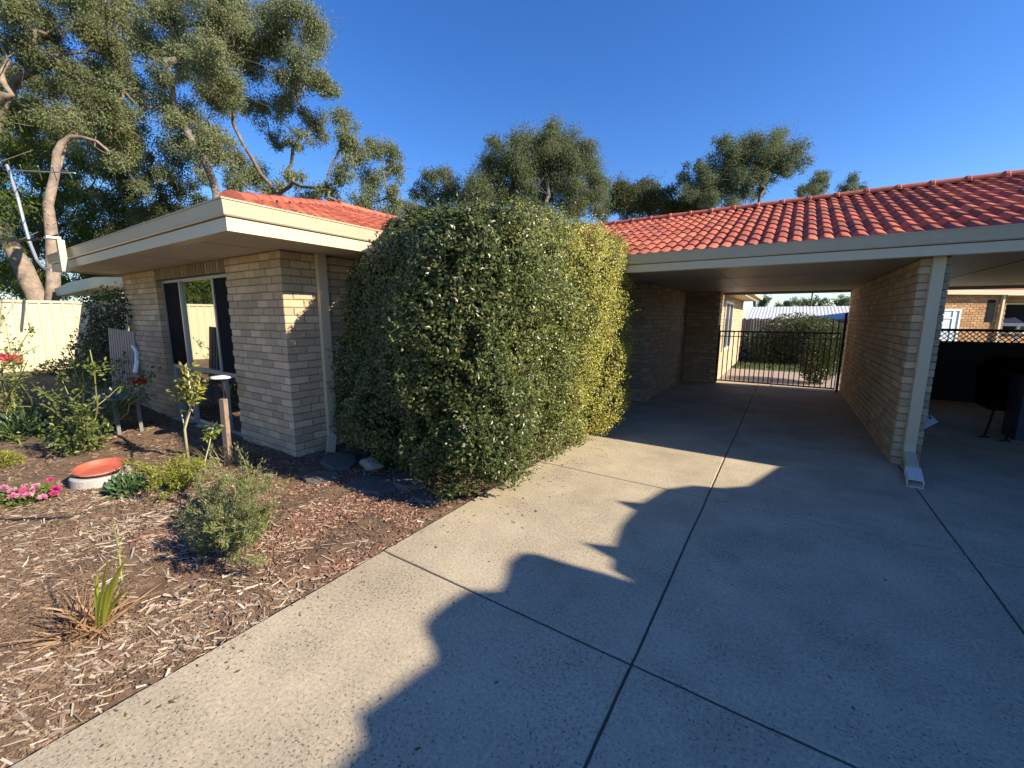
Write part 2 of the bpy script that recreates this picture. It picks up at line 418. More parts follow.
tag(slabs('driveway', XJ, YJ, m_conc, skip=lambda i, j: i >= 4 and j < 5), kind='structure')
tag(slabs('carport_floor', [-3.4, -2.27], [6.25, 8.14], m_conc), kind='structure')
jb = MB(); jb.box(-2.262, 4.09, -4.89, 12.24, -0.14, -0.009); jb.box(4.0905, 7.59, 6.26, 12.24, -0.14, -0.009); jb.box(-3.39, -2.2621, 6.26, 8.13, -0.14, -0.009)
tag(jb.build('joint_bed', m_joint), kind='structure')
bp_ = MB(); bp_.box(-1.5, 6, 12.26, 15.6, -0.15, -0.02); tag(bp_.build('back_path', m_paver), kind='structure')
lw = MB(); lw.box(-8, 9, 15.61, 21.5, -0.15, -0.01); tag(lw.build('lawn', m_grass), kind='structure')

# ================================================================== HOUSE
CH = 0.0875; ZW = 27 * CH          # wing wall 2.3625
house = thing('brick_house', 'single storey cream brick house with red tiled roof, cream eaves and open carport', 'house', (-4.68, 2.52, 0))
WX0, WX1 = -9.93, -4.68
# wing front wall (faces -Y) and side wall (faces +X)
fw = MB()
op = [(-8.38 - WX0, -6.0 - WX0, -0.1, 2.19)]
brick_face(fw, (WX0, 2.52, 0), (1, 0, 0), WX1 - WX0, (0, -1, 0), 27, CH, None, 0, openings=[(op[0][0], op[0][1], -0.1, 2.5)], z0=-0.09)
brick_face(fw, (WX0, 2.52, 0), (1, 0, 0), WX1 - WX0, (0, -1, 0), 1, CH, None, 1, openings=[(op[0][0], op[0][1], -0.1, 2.5)], z0=-0.09 + 27 * CH)
# soldier course over the window
x = -8.38
while x < -6.0 - 0.04:
    cc = tuple(np.array(BR[rng.integers(6)]) * rng.uniform(0.42, 0.6))
    a_, b_ = x + 0.009, min(x + 0.086, -6.0) - 0.008
    fw.box(a_, b_, 2.517, 2.60, 2.205, 2.355, cc, 0.003); x += 0.086
front_wall = fw.build('wall', m_brick, house)
sw = MB(); brick_face(sw, (-4.68, 2.52, 0), (0, 1, 0), 5.7, (1, 0, 0), 28, CH, 1, None, z0=-0.09)
side_wall = sw.build('wall', m_brick, house)
mm = MB()
mm.box(WX0, -8.383, 2.528, 2.75, -0.15, 2.3715); mm.box(-5.99, -4.688, 2.528, 2.75, -0.15, 2.3715); mm.box(-8.383, -5.99, 2.528, 2.75, 2.215, 2.3715)
mm.build('mortar', m_mortar, front_wall)
mm = MB(); mm.box(-4.9, -4.688, 2.7505, 8.21, -0.15, 2.3715); mm.build('mortar', m_mortar, side_wall)
# left end return and interior box so no light leaks
mm = MB(); mm.box(WX0, WX0 + 0.1, 2.7505, 12, -0.15, 2.36); mm.build('wall', m_mortar, house)
mm = MB(); mm.box(WX0, -4.9, 2.7505, 12, 2.3716, 2.385); mm.build('ceiling', m_dark, house)
# carport left: pier, wall facing -Y at 8.15, wall facing +X at -2.21
CC = 0.08456; ZC = 27 * CC
def pier(x0, x1, y0, y1, faces, name='pier', courses=27):
    mb = MB()
    if 'f' in faces: brick_face(mb, (x0, y0, 0), (1, 0, 0), x1 - x0, (0, -1, 0), courses, CC, 1, 0)
    if 'r' in faces: brick_face(mb, (x1, y0, 0), (0, 1, 0), y1 - y0, (1, 0, 0), courses, CC, 1, 0)
    if 'l' in faces: brick_face(mb, (x0, y0, 0), (0, 1, 0), y1 - y0, (-1, 0, 0), courses, CC, 0, 1)
    if 'b' in faces: brick_face(mb, (x0, y1, 0), (1, 0, 0), x1 - x0, (0, 1, 0), courses, CC, 0, 1)
    o = mb.build(name, m_brick, house)
    m2 = MB(); e = 0.009; m2.box(x0 + e, x1 - e, y0 + e, y1 - e, -0.1, courses * CC + 0.004); m2.build('mortar', m_mortar, o)
    return o
pier(-2.42, -2.18, 5.95, 6.47, 'flrb')
w2 = MB(); brick_face(w2, (-4.66, 8.15, 0), (1, 0, 0), 2.45, (0, -1, 0), 27, CC, None, 0, gain=0.8)  # gain: same bricks, carport shade put into their colour
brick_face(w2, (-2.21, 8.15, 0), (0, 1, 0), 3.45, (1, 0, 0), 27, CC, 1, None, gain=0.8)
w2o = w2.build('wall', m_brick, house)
m2 = MB(); m2.box(-4.66, -2.219, 8.159, 8.38, -0.1, ZC); m2.box(-2.44, -2.219, 8.3805, 11.6, -0.1, ZC); m2.build('mortar', m_mortar, w2o)
w3 = MB(); brick_face(w3, (-2.205, 11.60, 0), (1, 0, 0), 0.765, (0, -1, 0), 27, CC, None, 0, gain=0.75)  # shaded return: gain darkens the brick colour in place of shade
rear_cols = BR
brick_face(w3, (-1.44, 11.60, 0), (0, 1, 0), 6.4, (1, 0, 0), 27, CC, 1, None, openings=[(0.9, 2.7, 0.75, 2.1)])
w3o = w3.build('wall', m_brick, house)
m2 = MB(); m2.box(-2.44, -1.449, 11.609, 11.8, -0.1, ZC); m2.box(-2.44, -2.215, 11.6, 11.6085, -0.1, ZC); m2.box(-1.6, -1.449, 11.8005, 18, -0.1, ZC); m2.build('mortar', m_mortar, w3o)
# rear window on the sunlit wall
wn = MB(); wx = -1.43
for (a_, b_, c_, d_) in ((12.5, 14.3, 0.75, 0.81), (12.5, 14.3, 2.04, 2.1), (12.5, 12.56, 0.81, 2.04), (14.24, 14.3, 0.81, 2.04), (13.37, 13.43, 0.81, 2.04)):
    wn.box(wx - 0.02, wx + 0.03, a_, b_, c_, d_)
rwin = wn.build('window', m_white, house)
pn = MB(); pn.box(wx - 0.018, wx - 0.006, 12.56, 14.24, 0.81, 2.04); pn.build('pane', m_glass2, rwin)
# party wall between the carports
pw = MB()
brick_face(pw, (1.13, 6.22, 0), (0, 1, 0), 5.9, (-1, 0, 0), 27, CC, 0, 1, gain=0.85)  # inner face darkened by gain, carport shade painted into the brick
brick_face(pw, (1.13, 6.22, 0), (1, 0, 0), 0.245, (0, -1, 0), 27, CC, 1, 0)
brick_face(pw, (1.375, 6.22, 0), (0, 1, 0), 5.9, (1, 0, 0), 27, CC, 1, 0)
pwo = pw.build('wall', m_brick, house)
m2 = MB(); m2.box(1.139, 1.366, 6.229, 12.1, -0.1, ZC); m2.build('mortar', m_mortar, pwo)

# --- main window
FX0, FX1, FY = -8.375, -6.005, 2.615
xa = [FX0, -7.70, -6.58, FX1]
wf = MB(); tks = 0.035
wf.box(FX0, FX1, FY - 0.02, FY + 0.05, 2.155, 2.195); wf.box(FX0, FX1, FY - 0.02, FY + 0.05, -0.02, 0.03)
wf.box(FX0, FX1, FY - 0.024, FY + 0.05, 0.83, 0.88)
for q in xa:
    q0 = min(max(q - tks / 2 * 1.3, FX0), FX1 - tks * 1.3)
    wf.box(q0, q0 + tks * 1.3, FY - 0.022, FY + 0.052, 0.031, 0.829); wf.box(q0, q0 + tks * 1.3, FY - 0.022, FY + 0.052, 0.881, 2.154)
win = wf.build('window', m_alu, house); 
pn = MB(); pn.box(FX0 + 0.04, FX1 - 0.04, FY + 0.01, FY + 0.018, 0.032, 0.828); pn.build('pane', m_glass, win)
pn = MB(); pn.box(xa[1] + 0.02, xa[2] - 0.02, FY + 0.01, FY + 0.018, 0.882, 2.153); pn.build('pane', m_glass, win)
for a_, b_ in ((xa[0] + .045, xa[1] - .022), (xa[2] + .022, xa[3] - .045)):
    fs_ = MB(); fs_.box(a_, b_, FY - 0.004, FY + 0.008, 0.882, 2.153); fs_.build('fly_screen', m_flyscreen, win)
rb = MB(); rb.box(FX0 - 0.02, FX1 + 0.02, FY + 0.06, FY + 0.07, -0.05, 2.21); rb.build('backing', m_dark, win)
sl_ = MB(); sl_.box(FX0, FX1, 2.50, 2.612, -0.06, -0.012); sl_.build('sill', m_greyconc, win)

# --- eaves: wing
def sweep_eave(prof, name, material, x_end, corner, y_end, parent):
    """profile (offset,z) swept from x_end along -Y side to mitred corner then along +X side"""
    cx_, cy_ = corner; n = len(prof); vs_ = []
    for k in range(3):
        for (o, z) in prof:
            vs_.append([(x_end, cy_ - o, z), (cx_ + o, cy_ - o, z), (cx_ + o, y_end, z)][k])
    fs = [(k * n + i, k * n + (i + 1) % n, (k + 1) * n + (i + 1) % n, (k + 1) * n + i) for k in (0, 1) for i in range(n)]
    fs += [tuple(range(n))[::-1], tuple(range(2 * n, 3 * n))]
    mb = MB(); mb.add(vs_, fs); return mb.build(name, material, parent)
def gut(z, hgt=0.135):
    return [(0.002, z), (0.10, z), (0.108, z + 0.012), (0.108, z + 0.03), (0.118, z + hgt - 0.02), (0.118, z + hgt - 0.012), (0.126, z + hgt - 0.012), (0.126, z + hgt), (0.106, z + hgt), (0.104, z + 0.03), (0.09, z + 0.014), (0.002, z + 0.014)]
sweep_eave([(-0.02, 2.345), (0.085, 2.345), (0.085, 2.452), (0.0, 2.458), (0, 2.56), (-0.02, 2.56)], 'fascia', m_cream, -10.0, (-4.0, 1.78), 5.6, house)
gw = sweep_eave(gut(2.462), 'gutter', m_gutter, -10.02, (-4.0, 1.78), 5.48, house)
sf = MB()
sf.box(-10.0, -4.022, 1.802, 2.60, 2.372, 2.384); sf.box(-4.75, -4.022, 2.6005, 8.1, 2.372, 2.384)
sfo = sf.build('soffit', m_soffit, house)
bt = MB()
for q in (-9.1, -6.7, -4.9): bt.box(q, q + 0.03, 1.805, 2.51, 2.367, 2.3715)
bt.box(-4.66, -4.03, 4.2, 4.23, 2.367, 2.3715); bt.build_each('cover_strip', m_soffit, sfo)
bb = MB(); bb.box(-10.03, -10.002, 1.80, 9, 2.35, 2.585); bb.build('barge_board', m_cream, house)
# --- eaves: carport (front, runs along X)
EZ = 2.285
cf = MB(); cf.box(-3.875, 12, 5.995, 6.10, EZ - 0.005, EZ + 0.095); cf.box(-3.875, 12, 6.082, 6.10, EZ + 0.0955, 2.50); cf.build('fascia', m_cream, house)
n_ = len(gut(0)); mb = MB(); vs_ = []
for xx in (-3.87, 12):
    for (o, z) in gut(EZ + 0.103, 0.135): vs_.append((xx, 6.08 - o, z))
mb.add(vs_, [(i, (i + 1) % n_, (i + 1) % n_ + n_, i + n_) for i in range(n_)] + [tuple(range(n_))[::-1], tuple(range(n_, 2 * n_))])
mb.build('gutter', m_gutter, house)
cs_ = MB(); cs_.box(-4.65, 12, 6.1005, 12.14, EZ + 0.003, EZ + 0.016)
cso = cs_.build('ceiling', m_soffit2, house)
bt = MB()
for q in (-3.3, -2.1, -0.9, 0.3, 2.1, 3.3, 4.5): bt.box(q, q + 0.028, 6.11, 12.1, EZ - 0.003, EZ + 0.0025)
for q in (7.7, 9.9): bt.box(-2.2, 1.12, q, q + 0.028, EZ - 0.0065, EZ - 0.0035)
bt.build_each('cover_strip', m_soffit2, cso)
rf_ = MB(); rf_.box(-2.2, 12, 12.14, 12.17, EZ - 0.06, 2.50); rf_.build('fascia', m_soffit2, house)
# rear wing eave over sunlit wall
re_ = MB(); re_.box(-1.6, -0.98, 12.3, 18.2, 2.262, 2.275); re_.box(-0.98, -0.96, 12.3, 18.2, 2.22, 2.42); re_.box(-0.958, -0.85, 12.3, 18.2, 2.30, 2.42)
re_.build('fascia', m_cream, house)

# --- roofs
PT = 0.325
PM = 0.362; ridgeY = 9.1; EY0 = 6.0; EZ0 = 2.515; ridgeZ = EZ0 + (ridgeY - EY0) * PM
vv = np.array([0, 1, PM]); VL = math.hypot(ridgeY - EY0, ridgeZ - EZ0)
tile_roof('roof', (-6.5, EY0, EZ0), (1, 0, 0), vv, 19.0, VL, lambda u, v: (-6.5 + u > -4.05 - v * 0.95), house, 1)
tile_roof('roof', (13.0, 12.2, EZ0), (-1, 0, 0), np.array([0, -1, PM]), 19.0, VL, lambda u, v: u > -1, house, 2, g_=0.5, wv=0.3)
ridge_caps((-5.6, ridgeY, ridgeZ), (13, ridgeY, ridgeZ), house)
# wing roof: +X slope
c0 = np.array([-3.92, 1.70, 2.60]); RX = -7.43; rl = c0[0] - RX
vx = np.array([-1, 0, PT]); VLX = rl * math.hypot(1, PT); kk = 1 / math.hypot(1, PT)
tile_roof('roof', c0, (0, 1, 0), vx, 16.0, VLX, lambda u, v: u > v * kk - 0.02, house, 3)
tile_roof('roof', (-10.03, 1.80, 2.575), (1, 0, 0), np.array([0, 1, PT]), 6.07, VLX, lambda u, v: (u < 6.07 - v * kk + 0.02) & (u > v * kk * 0.74), house, 4)
tile_roof('roof', (-10.03, 17.7, 2.575), (0, -1, 0), np.array([RX + 10.03, 0, rl * PT]), 16.0, math.hypot(RX + 10.03, rl * PT), lambda u, v: u < 15.98 - v * rl / math.hypot(RX + 10.03, rl * PT), house, 5, g_=0.5, wv=0.3)
ridge_caps(c0 + np.array([-0.10, 0.10, 0.015]), (RX, c0[1] + rl, c0[2] + rl * PT), house)
ridge_caps((RX, c0[1] + rl, c0[2] + rl * PT + 0.02), (RX, 17.5, c0[2] + rl * PT + 0.02), house)

# --- downpipes
def pipe(path, wx, wy, parent, name='downpipe', material=m_cream, spread=None):
    """rectangular pipe: path of (x,y,z); wx along X, wy along Y"""
    mb = MB(); vs_ = []
    for i, p in enumerate(path):
        p = np.array(p, float); d = np.array(path[min(i + 1, len(path) - 1)], float) - np.array(path[max(i - 1, 0)], float); d /= np.linalg.norm(d)
        a = np.array(wx, float); a = a - a.dot(d) * d; b = np.cross(d, a); b = b / np.linalg.norm(b) * wy
        for s1, s2 in ((-1, -1), (1, -1), (1, 1), (-1, 1)): vs_.append(p + s1 * a + s2 * b)
    fs = [(i * 4 + k, i * 4 + (k + 1) % 4, (i + 1) * 4 + (k + 1) % 4, (i + 1) * 4 + k) for i in range(len(path) - 1) for k in range(4)] + [(0, 1, 2, 3)]
    mb.add(vs_, fs); return mb.build(name, material, parent)
dp = pipe([(-4.635, 2.97, 2.37), (-4.635, 2.97, 0.24), (-4.60, 2.94, 0.17), (-4.44, 2.80, 0.03)], (0, 0.055, 0), 0.03, house)
bk = MB()
for z_ in (0.75, 1.15): bk.box(-4.6045, -4.601, 2.96, 2.985, z_, z_ + 0.025)
bk.build_each('bracket', m_galv, dp)
pe = g(904, 470); tip = g(915, 484)
dp2 = pipe([(1.262, 6.175, 2.288), (1.262, 6.175, 0.26), (1.258, 6.12, 0.165), (1.225, 5.70, 0.078)], (0.049, 0, 0), 0.035, house)
ol = MB(); a0 = np.array([1.226, 5.74, 0.084]); a1 = np.array([1.195, 5.42, 0.042])
d_ = (a1 - a0) / np.linalg.norm(a1 - a0); sx_ = np.array([1, 0, 0.]) ; sx_ = sx_ - sx_.dot(d_) * d_; sx_ /= np.linalg.norm(sx_); sz_ = np.cross(sx_, d_)
for s1, s2, hw, hh in ((0, 1, .058, .003), (0, -1, .058, .003), (1, 0, .003, .036), (-1, 0, .003, .036)):
    ol.obox((a0 + a1) / 2 + sx_ * s1 * 0.058 + sz_ * s2 * 0.038, sx_ * (hw if s1 == 0 else .003), d_ * np.linalg.norm(a1 - a0) / 2, sz_ * (hh if s1 == 0 else .0345))
ol.build('outlet', m_white, dp2)
cl = MB()
for z_ in (0.30, 0.72, 1.60): cl.box(1.208, 1.316, 6.134, 6.217, z_, z_ + 0.012)
cl.build_each('joint_collar', m_cream, dp2)

# ================================================================== GATE
gate = thing('metal_gate', 'black metal double gate with vertical bars across the back of the carport', 'gate', (-0.2, 11.72, 0))
gx0, gx1 = -1.40, 1.02
hg = MB(); 
for (a_, b_) in ((gx0, -0.2), (-0.19, gx1)):
    hg.box(a_, b_, 11.705, 11.735, 1.30, 1.335); hg.box(a_, b_, 11.705, 11.735, 0.06, 0.09); hg.box(a_, b_, 11.706, 11.734, 1.18, 1.20)
hg.build_each('rail', m_black, gate)
for q in (gx0, -0.216, -0.189, gx1 - 0.016):
    b_ = MB(); b_.box(q, q + 0.016, 11.703, 11.737, 0.03, 1.34); b_.build('stile', m_black, gate)
x = gx0 + 0.11
while x < gx1 - 0.05:
    if abs(x + 0.2) > 0.04:
        b_ = MB(); b_.box(x - 0.011, x + 0.011, 11.709, 11.728, 0.0905, 1.299 if x < 0.78 else 1.62); b_.build('bar', m_black, gate)
    x += 0.102
for (q, h_) in ((-1.43, 1.45), (1.06, 1.75)):
    b_ = MB(); b_.box(q - 0.025, q + 0.025, 11.695, 11.745, 0.0, h_); b_.box(q - 0.03, q + 0.03, 11.69, 11.75, h_, h_ + 0.012); b_.build('post', m_black, gate)

# ================================================================== SIDE FENCE (along X=-12)
FXX = -14.5
fence = thing('steel_fence', 'cream ribbed steel panel fence along the left side of the garden', 'fence', (FXX, 2, 0.5))
y = -8.0
while y < 12:
    mb = MB(); yy = y + 0.04; pts = []
    while yy < y + 2.30:
        for (dy, o) in ((0, 0), (0.11, 0), (0.125, 0.022), (0.165, 0.022), (0.18, 0)): 
            if yy + dy < y + 2.33: pts.append((yy + dy, o))
        yy += 0.19
    pr = [(FXX + o, q) for q, o in pts]; n = len(pr)
    mb.add([(a, b, 0.22) for a, b in pr] + [(a, b, 1.94) for a, b in pr] + [(a - 0.003, b, 0.22) for a, b in pr] + [(a - 0.003, b, 1.94) for a, b in pr],
           [(i, i + 1, n + i + 1, n + i) for i in range(n - 1)] + [(2 * n + i + 1, 2 * n + i, 3 * n + i, 3 * n + i + 1) for i in range(n - 1)])
    mb.build('panel', m_fence, fence)
    mb = MB(); mb.box(FXX - 0.03, FXX + 0.035, y - 0.03, y + 0.03, 0.2, 2.005); mb.build('post', m_fence, fence)
    mb = MB(); mb.box(FXX - 0.028, FXX + 0.038, y + 0.031, y + 2.319, 1.94, 1.995); mb.box(FXX - 0.024, FXX + 0.034, y + 0.031, y + 2.319, 0.19, 0.245); mb.build_each('rail', m_fence, fence)
    y += 2.35

# ================================================================== SERVICE MAST, ANTENNA, CABLE
sm_ = thing('service_post', 'short cream service riser standing up over the left end of the gutter', 'service post', (-9.35, 1.60, 2.4))
b_ = MB(); b0 = onY(66, 268, 1.60); b1 = onY(62, 240, 1.60)
b_.box(b0[0] - 0.05, b0[0] + 0.05, 1.55, 1.62, b0[2] - 0.05, b1[2]); b_.build('riser', m_cream, sm_)
b_ = MB(); b_.obox(np.array([b0[0] - 0.03, 1.52, b1[2] + 0.021]), (0.08, 0, 0), (0, 0.07, 0), (0, 0, 0.015)); b_.build('cap', m_white, sm_)
ant = thing('aerial_mast', 'thin white bent aerial mast rising from the left end of the roof', 'aerial', onY(52, 270, 2.1))
b_ = MB(); b_.tube([onY(*q, 2.1) for q in ((52, 270), (44, 268), (37, 260), (30, 243), (24, 222), (18, 198), (7, 165))], 0.028, 8); b_.build('mast', m_galv, ant)
b_ = MB(); b_.tube([onY(5, 170, 2.1), onY(75, 173, 2.1)], 0.012, 6); b_.build('boom', m_galv, ant)
for q0, q1 in (((20, 165), (24, 176)), ((38, 166), (42, 180)), ((52, 166), (57, 181)), ((66, 168), (72, 178))):
    b_ = MB(); b_.tube([onY(*q0, 1.9), onY(*q1, 2.3)], 0.008, 5); b_.build('element', m_galv, ant)
wr = MB(); a = onY(58, 235, 1.6); b = onY(-60, 220, 0.8)
wr.tube([a * (1 - t) + b * t + np.array([0, 0, -0.35 * 4 * t * (1 - t) * 0.5]) for t in np.linspace(0, 1, 14)], 0.014, 6)
tag(wr.build('cable', m_cable), 'thin black overhead cable running left from the cream riser', 'cable')

# lean-to awning beyond the wing end
aw = thing('awning', 'small cream curved awning low under the left end of the eaves', 'awning', (-10.6, 3.1, 2.05))
b_ = MB(); pr = []
A = [onY(54, 289, 3.0), onY(70, 282, 3.0), onY(95, 277, 3.0), onY(135, 277, 3.0)]
B = [onY(57, 296, 3.0), onY(72, 293, 3.0), onY(97, 287, 3.0), onY(135, 285, 3.0)]
n = 4; vs_ = A + B[::-1]
b_.prism(vs_, (0, 0.9, 0.04)); b_.build('sheet', m_gutter, aw)
b_ = MB(); b_.tube([onY(63, 296, 3.05), onY(66, 352, 3.05)], 0.025, 8); b_.build('pole', m_white, aw)

# ================================================================== PLANT BUILDERS
def plant(name, label, cat, base, stems, fol=None, flowers=None, stem_mat=None, group=None, leaf_mat=None):
    """stems: list of (points, r0, r1); fol: dict(p,d,L,W,cols); flowers: list of (pos, r, col)"""
    t = thing(name, label, cat, base, group)
    if stems:
        mb = MB()
        for pts, r0, r1 in stems:
            k = len(pts); mb.tube(pts, [r0 + (r1 - r0) * i / (k - 1) for i in range(k)], 6)
        mb.build('stem', stem_mat or m_cane, t, smooth=True)
    if fol is not None:
        leaves('foliage', fol['p'], fol['d'], fol['L'], fol['W'], fol['cols'], leaf_mat or m_leaf, t)
    for pos, r, col in (flowers or []):
        k = 26; d = rdir(k); d[:, 2] = np.abs(d[:, 2]) * 0.9; d = unit(d)
        leaves('flower', np.tile(pos, (k, 1)) + d * r * 0.15, d, r, r * 0.9, mixcol(col, np.array(col) * 0.7, k, 0.2), m_red, t, bend=0.4)
    return t
def curve(a, b, k=6, sag=0.0, wob=0.02, side=None):
    a = np.asarray(a, float); b = np.asarray(b, float); o = []
    L = np.linalg.norm(b - a); s_ = rng.normal(size=3) * wob * L if side is None else np.asarray(side, float)
    for i in range(k):
        t = i / (k - 1); o.append(a + (b - a) * t + s_ * 4 * t * (1 - t) + np.array([0, 0, sag * 4 * t * (1 - t)]) + rng.normal(size=3) * wob * 0.2 * L * (0 < i < k - 1))
    return o
def along(curves, n, t0=0.2, spread=0.05):
    """points scattered near random places of the curves"""
    ps, ds = [], []
    for _ in range(n):
        c = curves[rng.integers(len(curves))]; t = t0 + (1 - t0) * rng.random(); s = t * (len(c) - 1); i = min(int(s), len(c) - 2); f = s - i
        p = c[i] * (1 - f) + c[i + 1] * f; d = unit(c[i + 1] - c[i]); ps.append(p + rng.normal(size=3) * spread); ds.append(d)
    return np.array(ps), np.array(ds)

# ================================================================== BIG CLIPPED BUSH
def clipped_bush(label, c, ab, hgt, n, pexp, colA, colB, leafL, name='clipped_bush', lumps=0.06, front_light=True, seed=0):
    t = thing(name, label, 'bush', (c[0], c[1], 0))
    a, b = ab; hc = hgt / 2
    def warp(q):
        q = np.array(q, float); fr = np.clip((c[1] + b - q[..., 1]) / (2 * b), 0, 1)
        q[..., 1] += np.clip((0.20 + 0.36 * np.clip(q[..., 2] / 2.6, 0, 1.1) ** 3) * (-2.6 - q[..., 0]), 0, 1.1) * fr
        q[..., 2] *= 0.935 + 0.125 * np.clip((q[..., 1] - (c[1] - b)) / (2 * b), 0, 1) + 0.045 * np.clip(-2.6 - q[..., 0], 0, 1); return q
    # uniform samples on a box, projected on a rounded box
    m = n * 2; f = rng.random((m, 3)) * 2 - 1
    ar = np.array([b * hgt, b * hgt, a * hgt, a * hgt, a * b * 2]); k = rng.choice(5, m, p=ar / ar.sum())
    f[k == 0, 0] = 1; f[k == 1, 0] = -1; f[k == 2, 1] = 1; f[k == 3, 1] = -1; f[k == 4, 2] = 1
    r_ = (np.abs(f) ** pexp).sum(1) ** (-1 / pexp); q = f * r_[:, None]
    nor = unit(np.sign(q) * np.abs(q) ** (pexp - 1) / np.array([a, b, hc]))
    pos = q * np.array([a, b, hc]); z = pos[:, 2] + hc
    under = np.clip(z / 0.7, 0, 1); pos[:, :2] *= (1.035 - 0.05 * np.clip(z / hgt, 0, 1))[:, None]
    world = pos + np.array([c[0], c[1], hc])
    lump = 0.6 * vn(world, 1.7, seed + 11) + 0.55 * vn(world, 3.8, seed + 12) + 0.35 * vn(world, 9, seed + 13)
    gapn = vn(world, 5.5, seed + 14) + 0.6 * vn(world, 12, seed + 15)
    depth = -np.abs(rng.exponential(0.045, m)) + 0.03 * rng.normal(size=m)
    sh = rng.random(m) < 0.02; depth[sh] += rng.random(sh.sum()) * 0.11
    off = lumps * 1.6 * lump + depth
    keep = (gapn > -0.62) | (rng.random(m) < 0.25)
    off = np.where(gapn < -0.4, off - 0.13, off)
    world = world + nor * off[:, None]; keep &= world[:, 2] > 0.03
    world = warp(world); keep &= world[:, 0] > -4.62
    idx = np.flatnonzero(keep)[:n]; world, nor = world[idx], nor[idx]
    d = unit(nor * 0.75 + rdir(len(idx)) * 0.95 + np.array([0, 0, 0.25]))
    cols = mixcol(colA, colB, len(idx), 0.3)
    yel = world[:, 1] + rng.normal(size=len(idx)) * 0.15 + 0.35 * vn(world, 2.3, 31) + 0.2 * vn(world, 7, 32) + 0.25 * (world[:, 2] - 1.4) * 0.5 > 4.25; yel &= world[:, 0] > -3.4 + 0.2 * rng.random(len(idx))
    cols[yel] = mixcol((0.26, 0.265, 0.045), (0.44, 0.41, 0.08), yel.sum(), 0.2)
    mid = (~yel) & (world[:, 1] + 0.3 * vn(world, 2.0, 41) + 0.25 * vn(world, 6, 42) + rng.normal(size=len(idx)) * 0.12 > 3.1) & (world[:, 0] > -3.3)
    cols[mid] = mixcol((0.085, 0.115, 0.026), (0.17, 0.19, 0.048), mid.sum(), 0.3)  # sunlit tone put into the leaf colour of the middle zone
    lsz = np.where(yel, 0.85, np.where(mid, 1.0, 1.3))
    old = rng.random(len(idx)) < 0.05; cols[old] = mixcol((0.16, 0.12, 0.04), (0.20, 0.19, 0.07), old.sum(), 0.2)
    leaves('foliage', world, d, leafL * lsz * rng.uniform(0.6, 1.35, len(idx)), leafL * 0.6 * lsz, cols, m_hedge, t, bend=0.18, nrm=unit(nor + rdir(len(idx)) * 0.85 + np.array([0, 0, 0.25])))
    # shoots standing out of the clipped outline
    mb = MB(); P_, D_, = [], []
    for i in rng.choice(len(idx), 380, replace=False):
        if world[i, 2] < 0.3: continue
        u_ = unit(nor[i] + rdir(1)[0] * 0.5 + np.array([0, 0, 0.5])); L = rng.uniform(0.05, 0.19)
        mb.tube([world[i] - u_ * 0.1, world[i] + u_ * L], [0.003, 0.0015], 4)
        for s_ in np.linspace(0.1, 1, int(L / 0.012)):
            P_.append(world[i] + u_ * L * s_); D_.append(unit(u_ * 0.6 + rdir(1)[0]))
    leaves('shoot', np.array(P_), np.array(D_), leafL, leafL * 0.5, mixcol((0.13, 0.16, 0.05), (0.10, 0.14, 0.04), len(P_)), m_hedge, t)
    # branches inside
    for _ in range(60):
        e = warp(np.array([c[0] + rng.uniform(-a, a) * 0.78, c[1] + rng.uniform(-b, b) * 0.85, rng.uniform(0.5, hgt * 0.9)]))
        s_ = np.array([c[0] + rng.uniform(-a, a) * 0.4, c[1] + rng.uniform(-b, b) * 0.6, -0.05])
        mb.tube(curve(s_, e, 6, wob=0.05), [0.022, 0.019, 0.015, 0.012, 0.008, 0.005], 5)
    mb.build('trunk', m_barkd, t)
    # dense leafy core
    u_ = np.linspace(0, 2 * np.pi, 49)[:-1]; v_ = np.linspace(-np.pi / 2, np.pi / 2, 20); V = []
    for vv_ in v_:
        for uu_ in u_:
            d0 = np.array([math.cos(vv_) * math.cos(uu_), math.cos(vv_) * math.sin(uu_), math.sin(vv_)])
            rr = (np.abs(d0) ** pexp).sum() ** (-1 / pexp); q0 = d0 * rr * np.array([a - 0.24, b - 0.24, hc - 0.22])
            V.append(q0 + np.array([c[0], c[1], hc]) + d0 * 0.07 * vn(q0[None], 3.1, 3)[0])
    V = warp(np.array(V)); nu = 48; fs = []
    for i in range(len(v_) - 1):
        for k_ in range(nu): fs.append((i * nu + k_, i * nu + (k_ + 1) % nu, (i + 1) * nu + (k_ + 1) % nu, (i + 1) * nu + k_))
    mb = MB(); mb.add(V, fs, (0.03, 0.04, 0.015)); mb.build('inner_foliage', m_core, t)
    return t
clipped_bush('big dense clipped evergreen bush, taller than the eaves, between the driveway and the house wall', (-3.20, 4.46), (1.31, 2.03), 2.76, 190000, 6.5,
             (0.035, 0.055, 0.014), (0.085, 0.11, 0.028), 0.032, lumps=0.10)  # dark palette paints the shade of the front-left face into the leaves

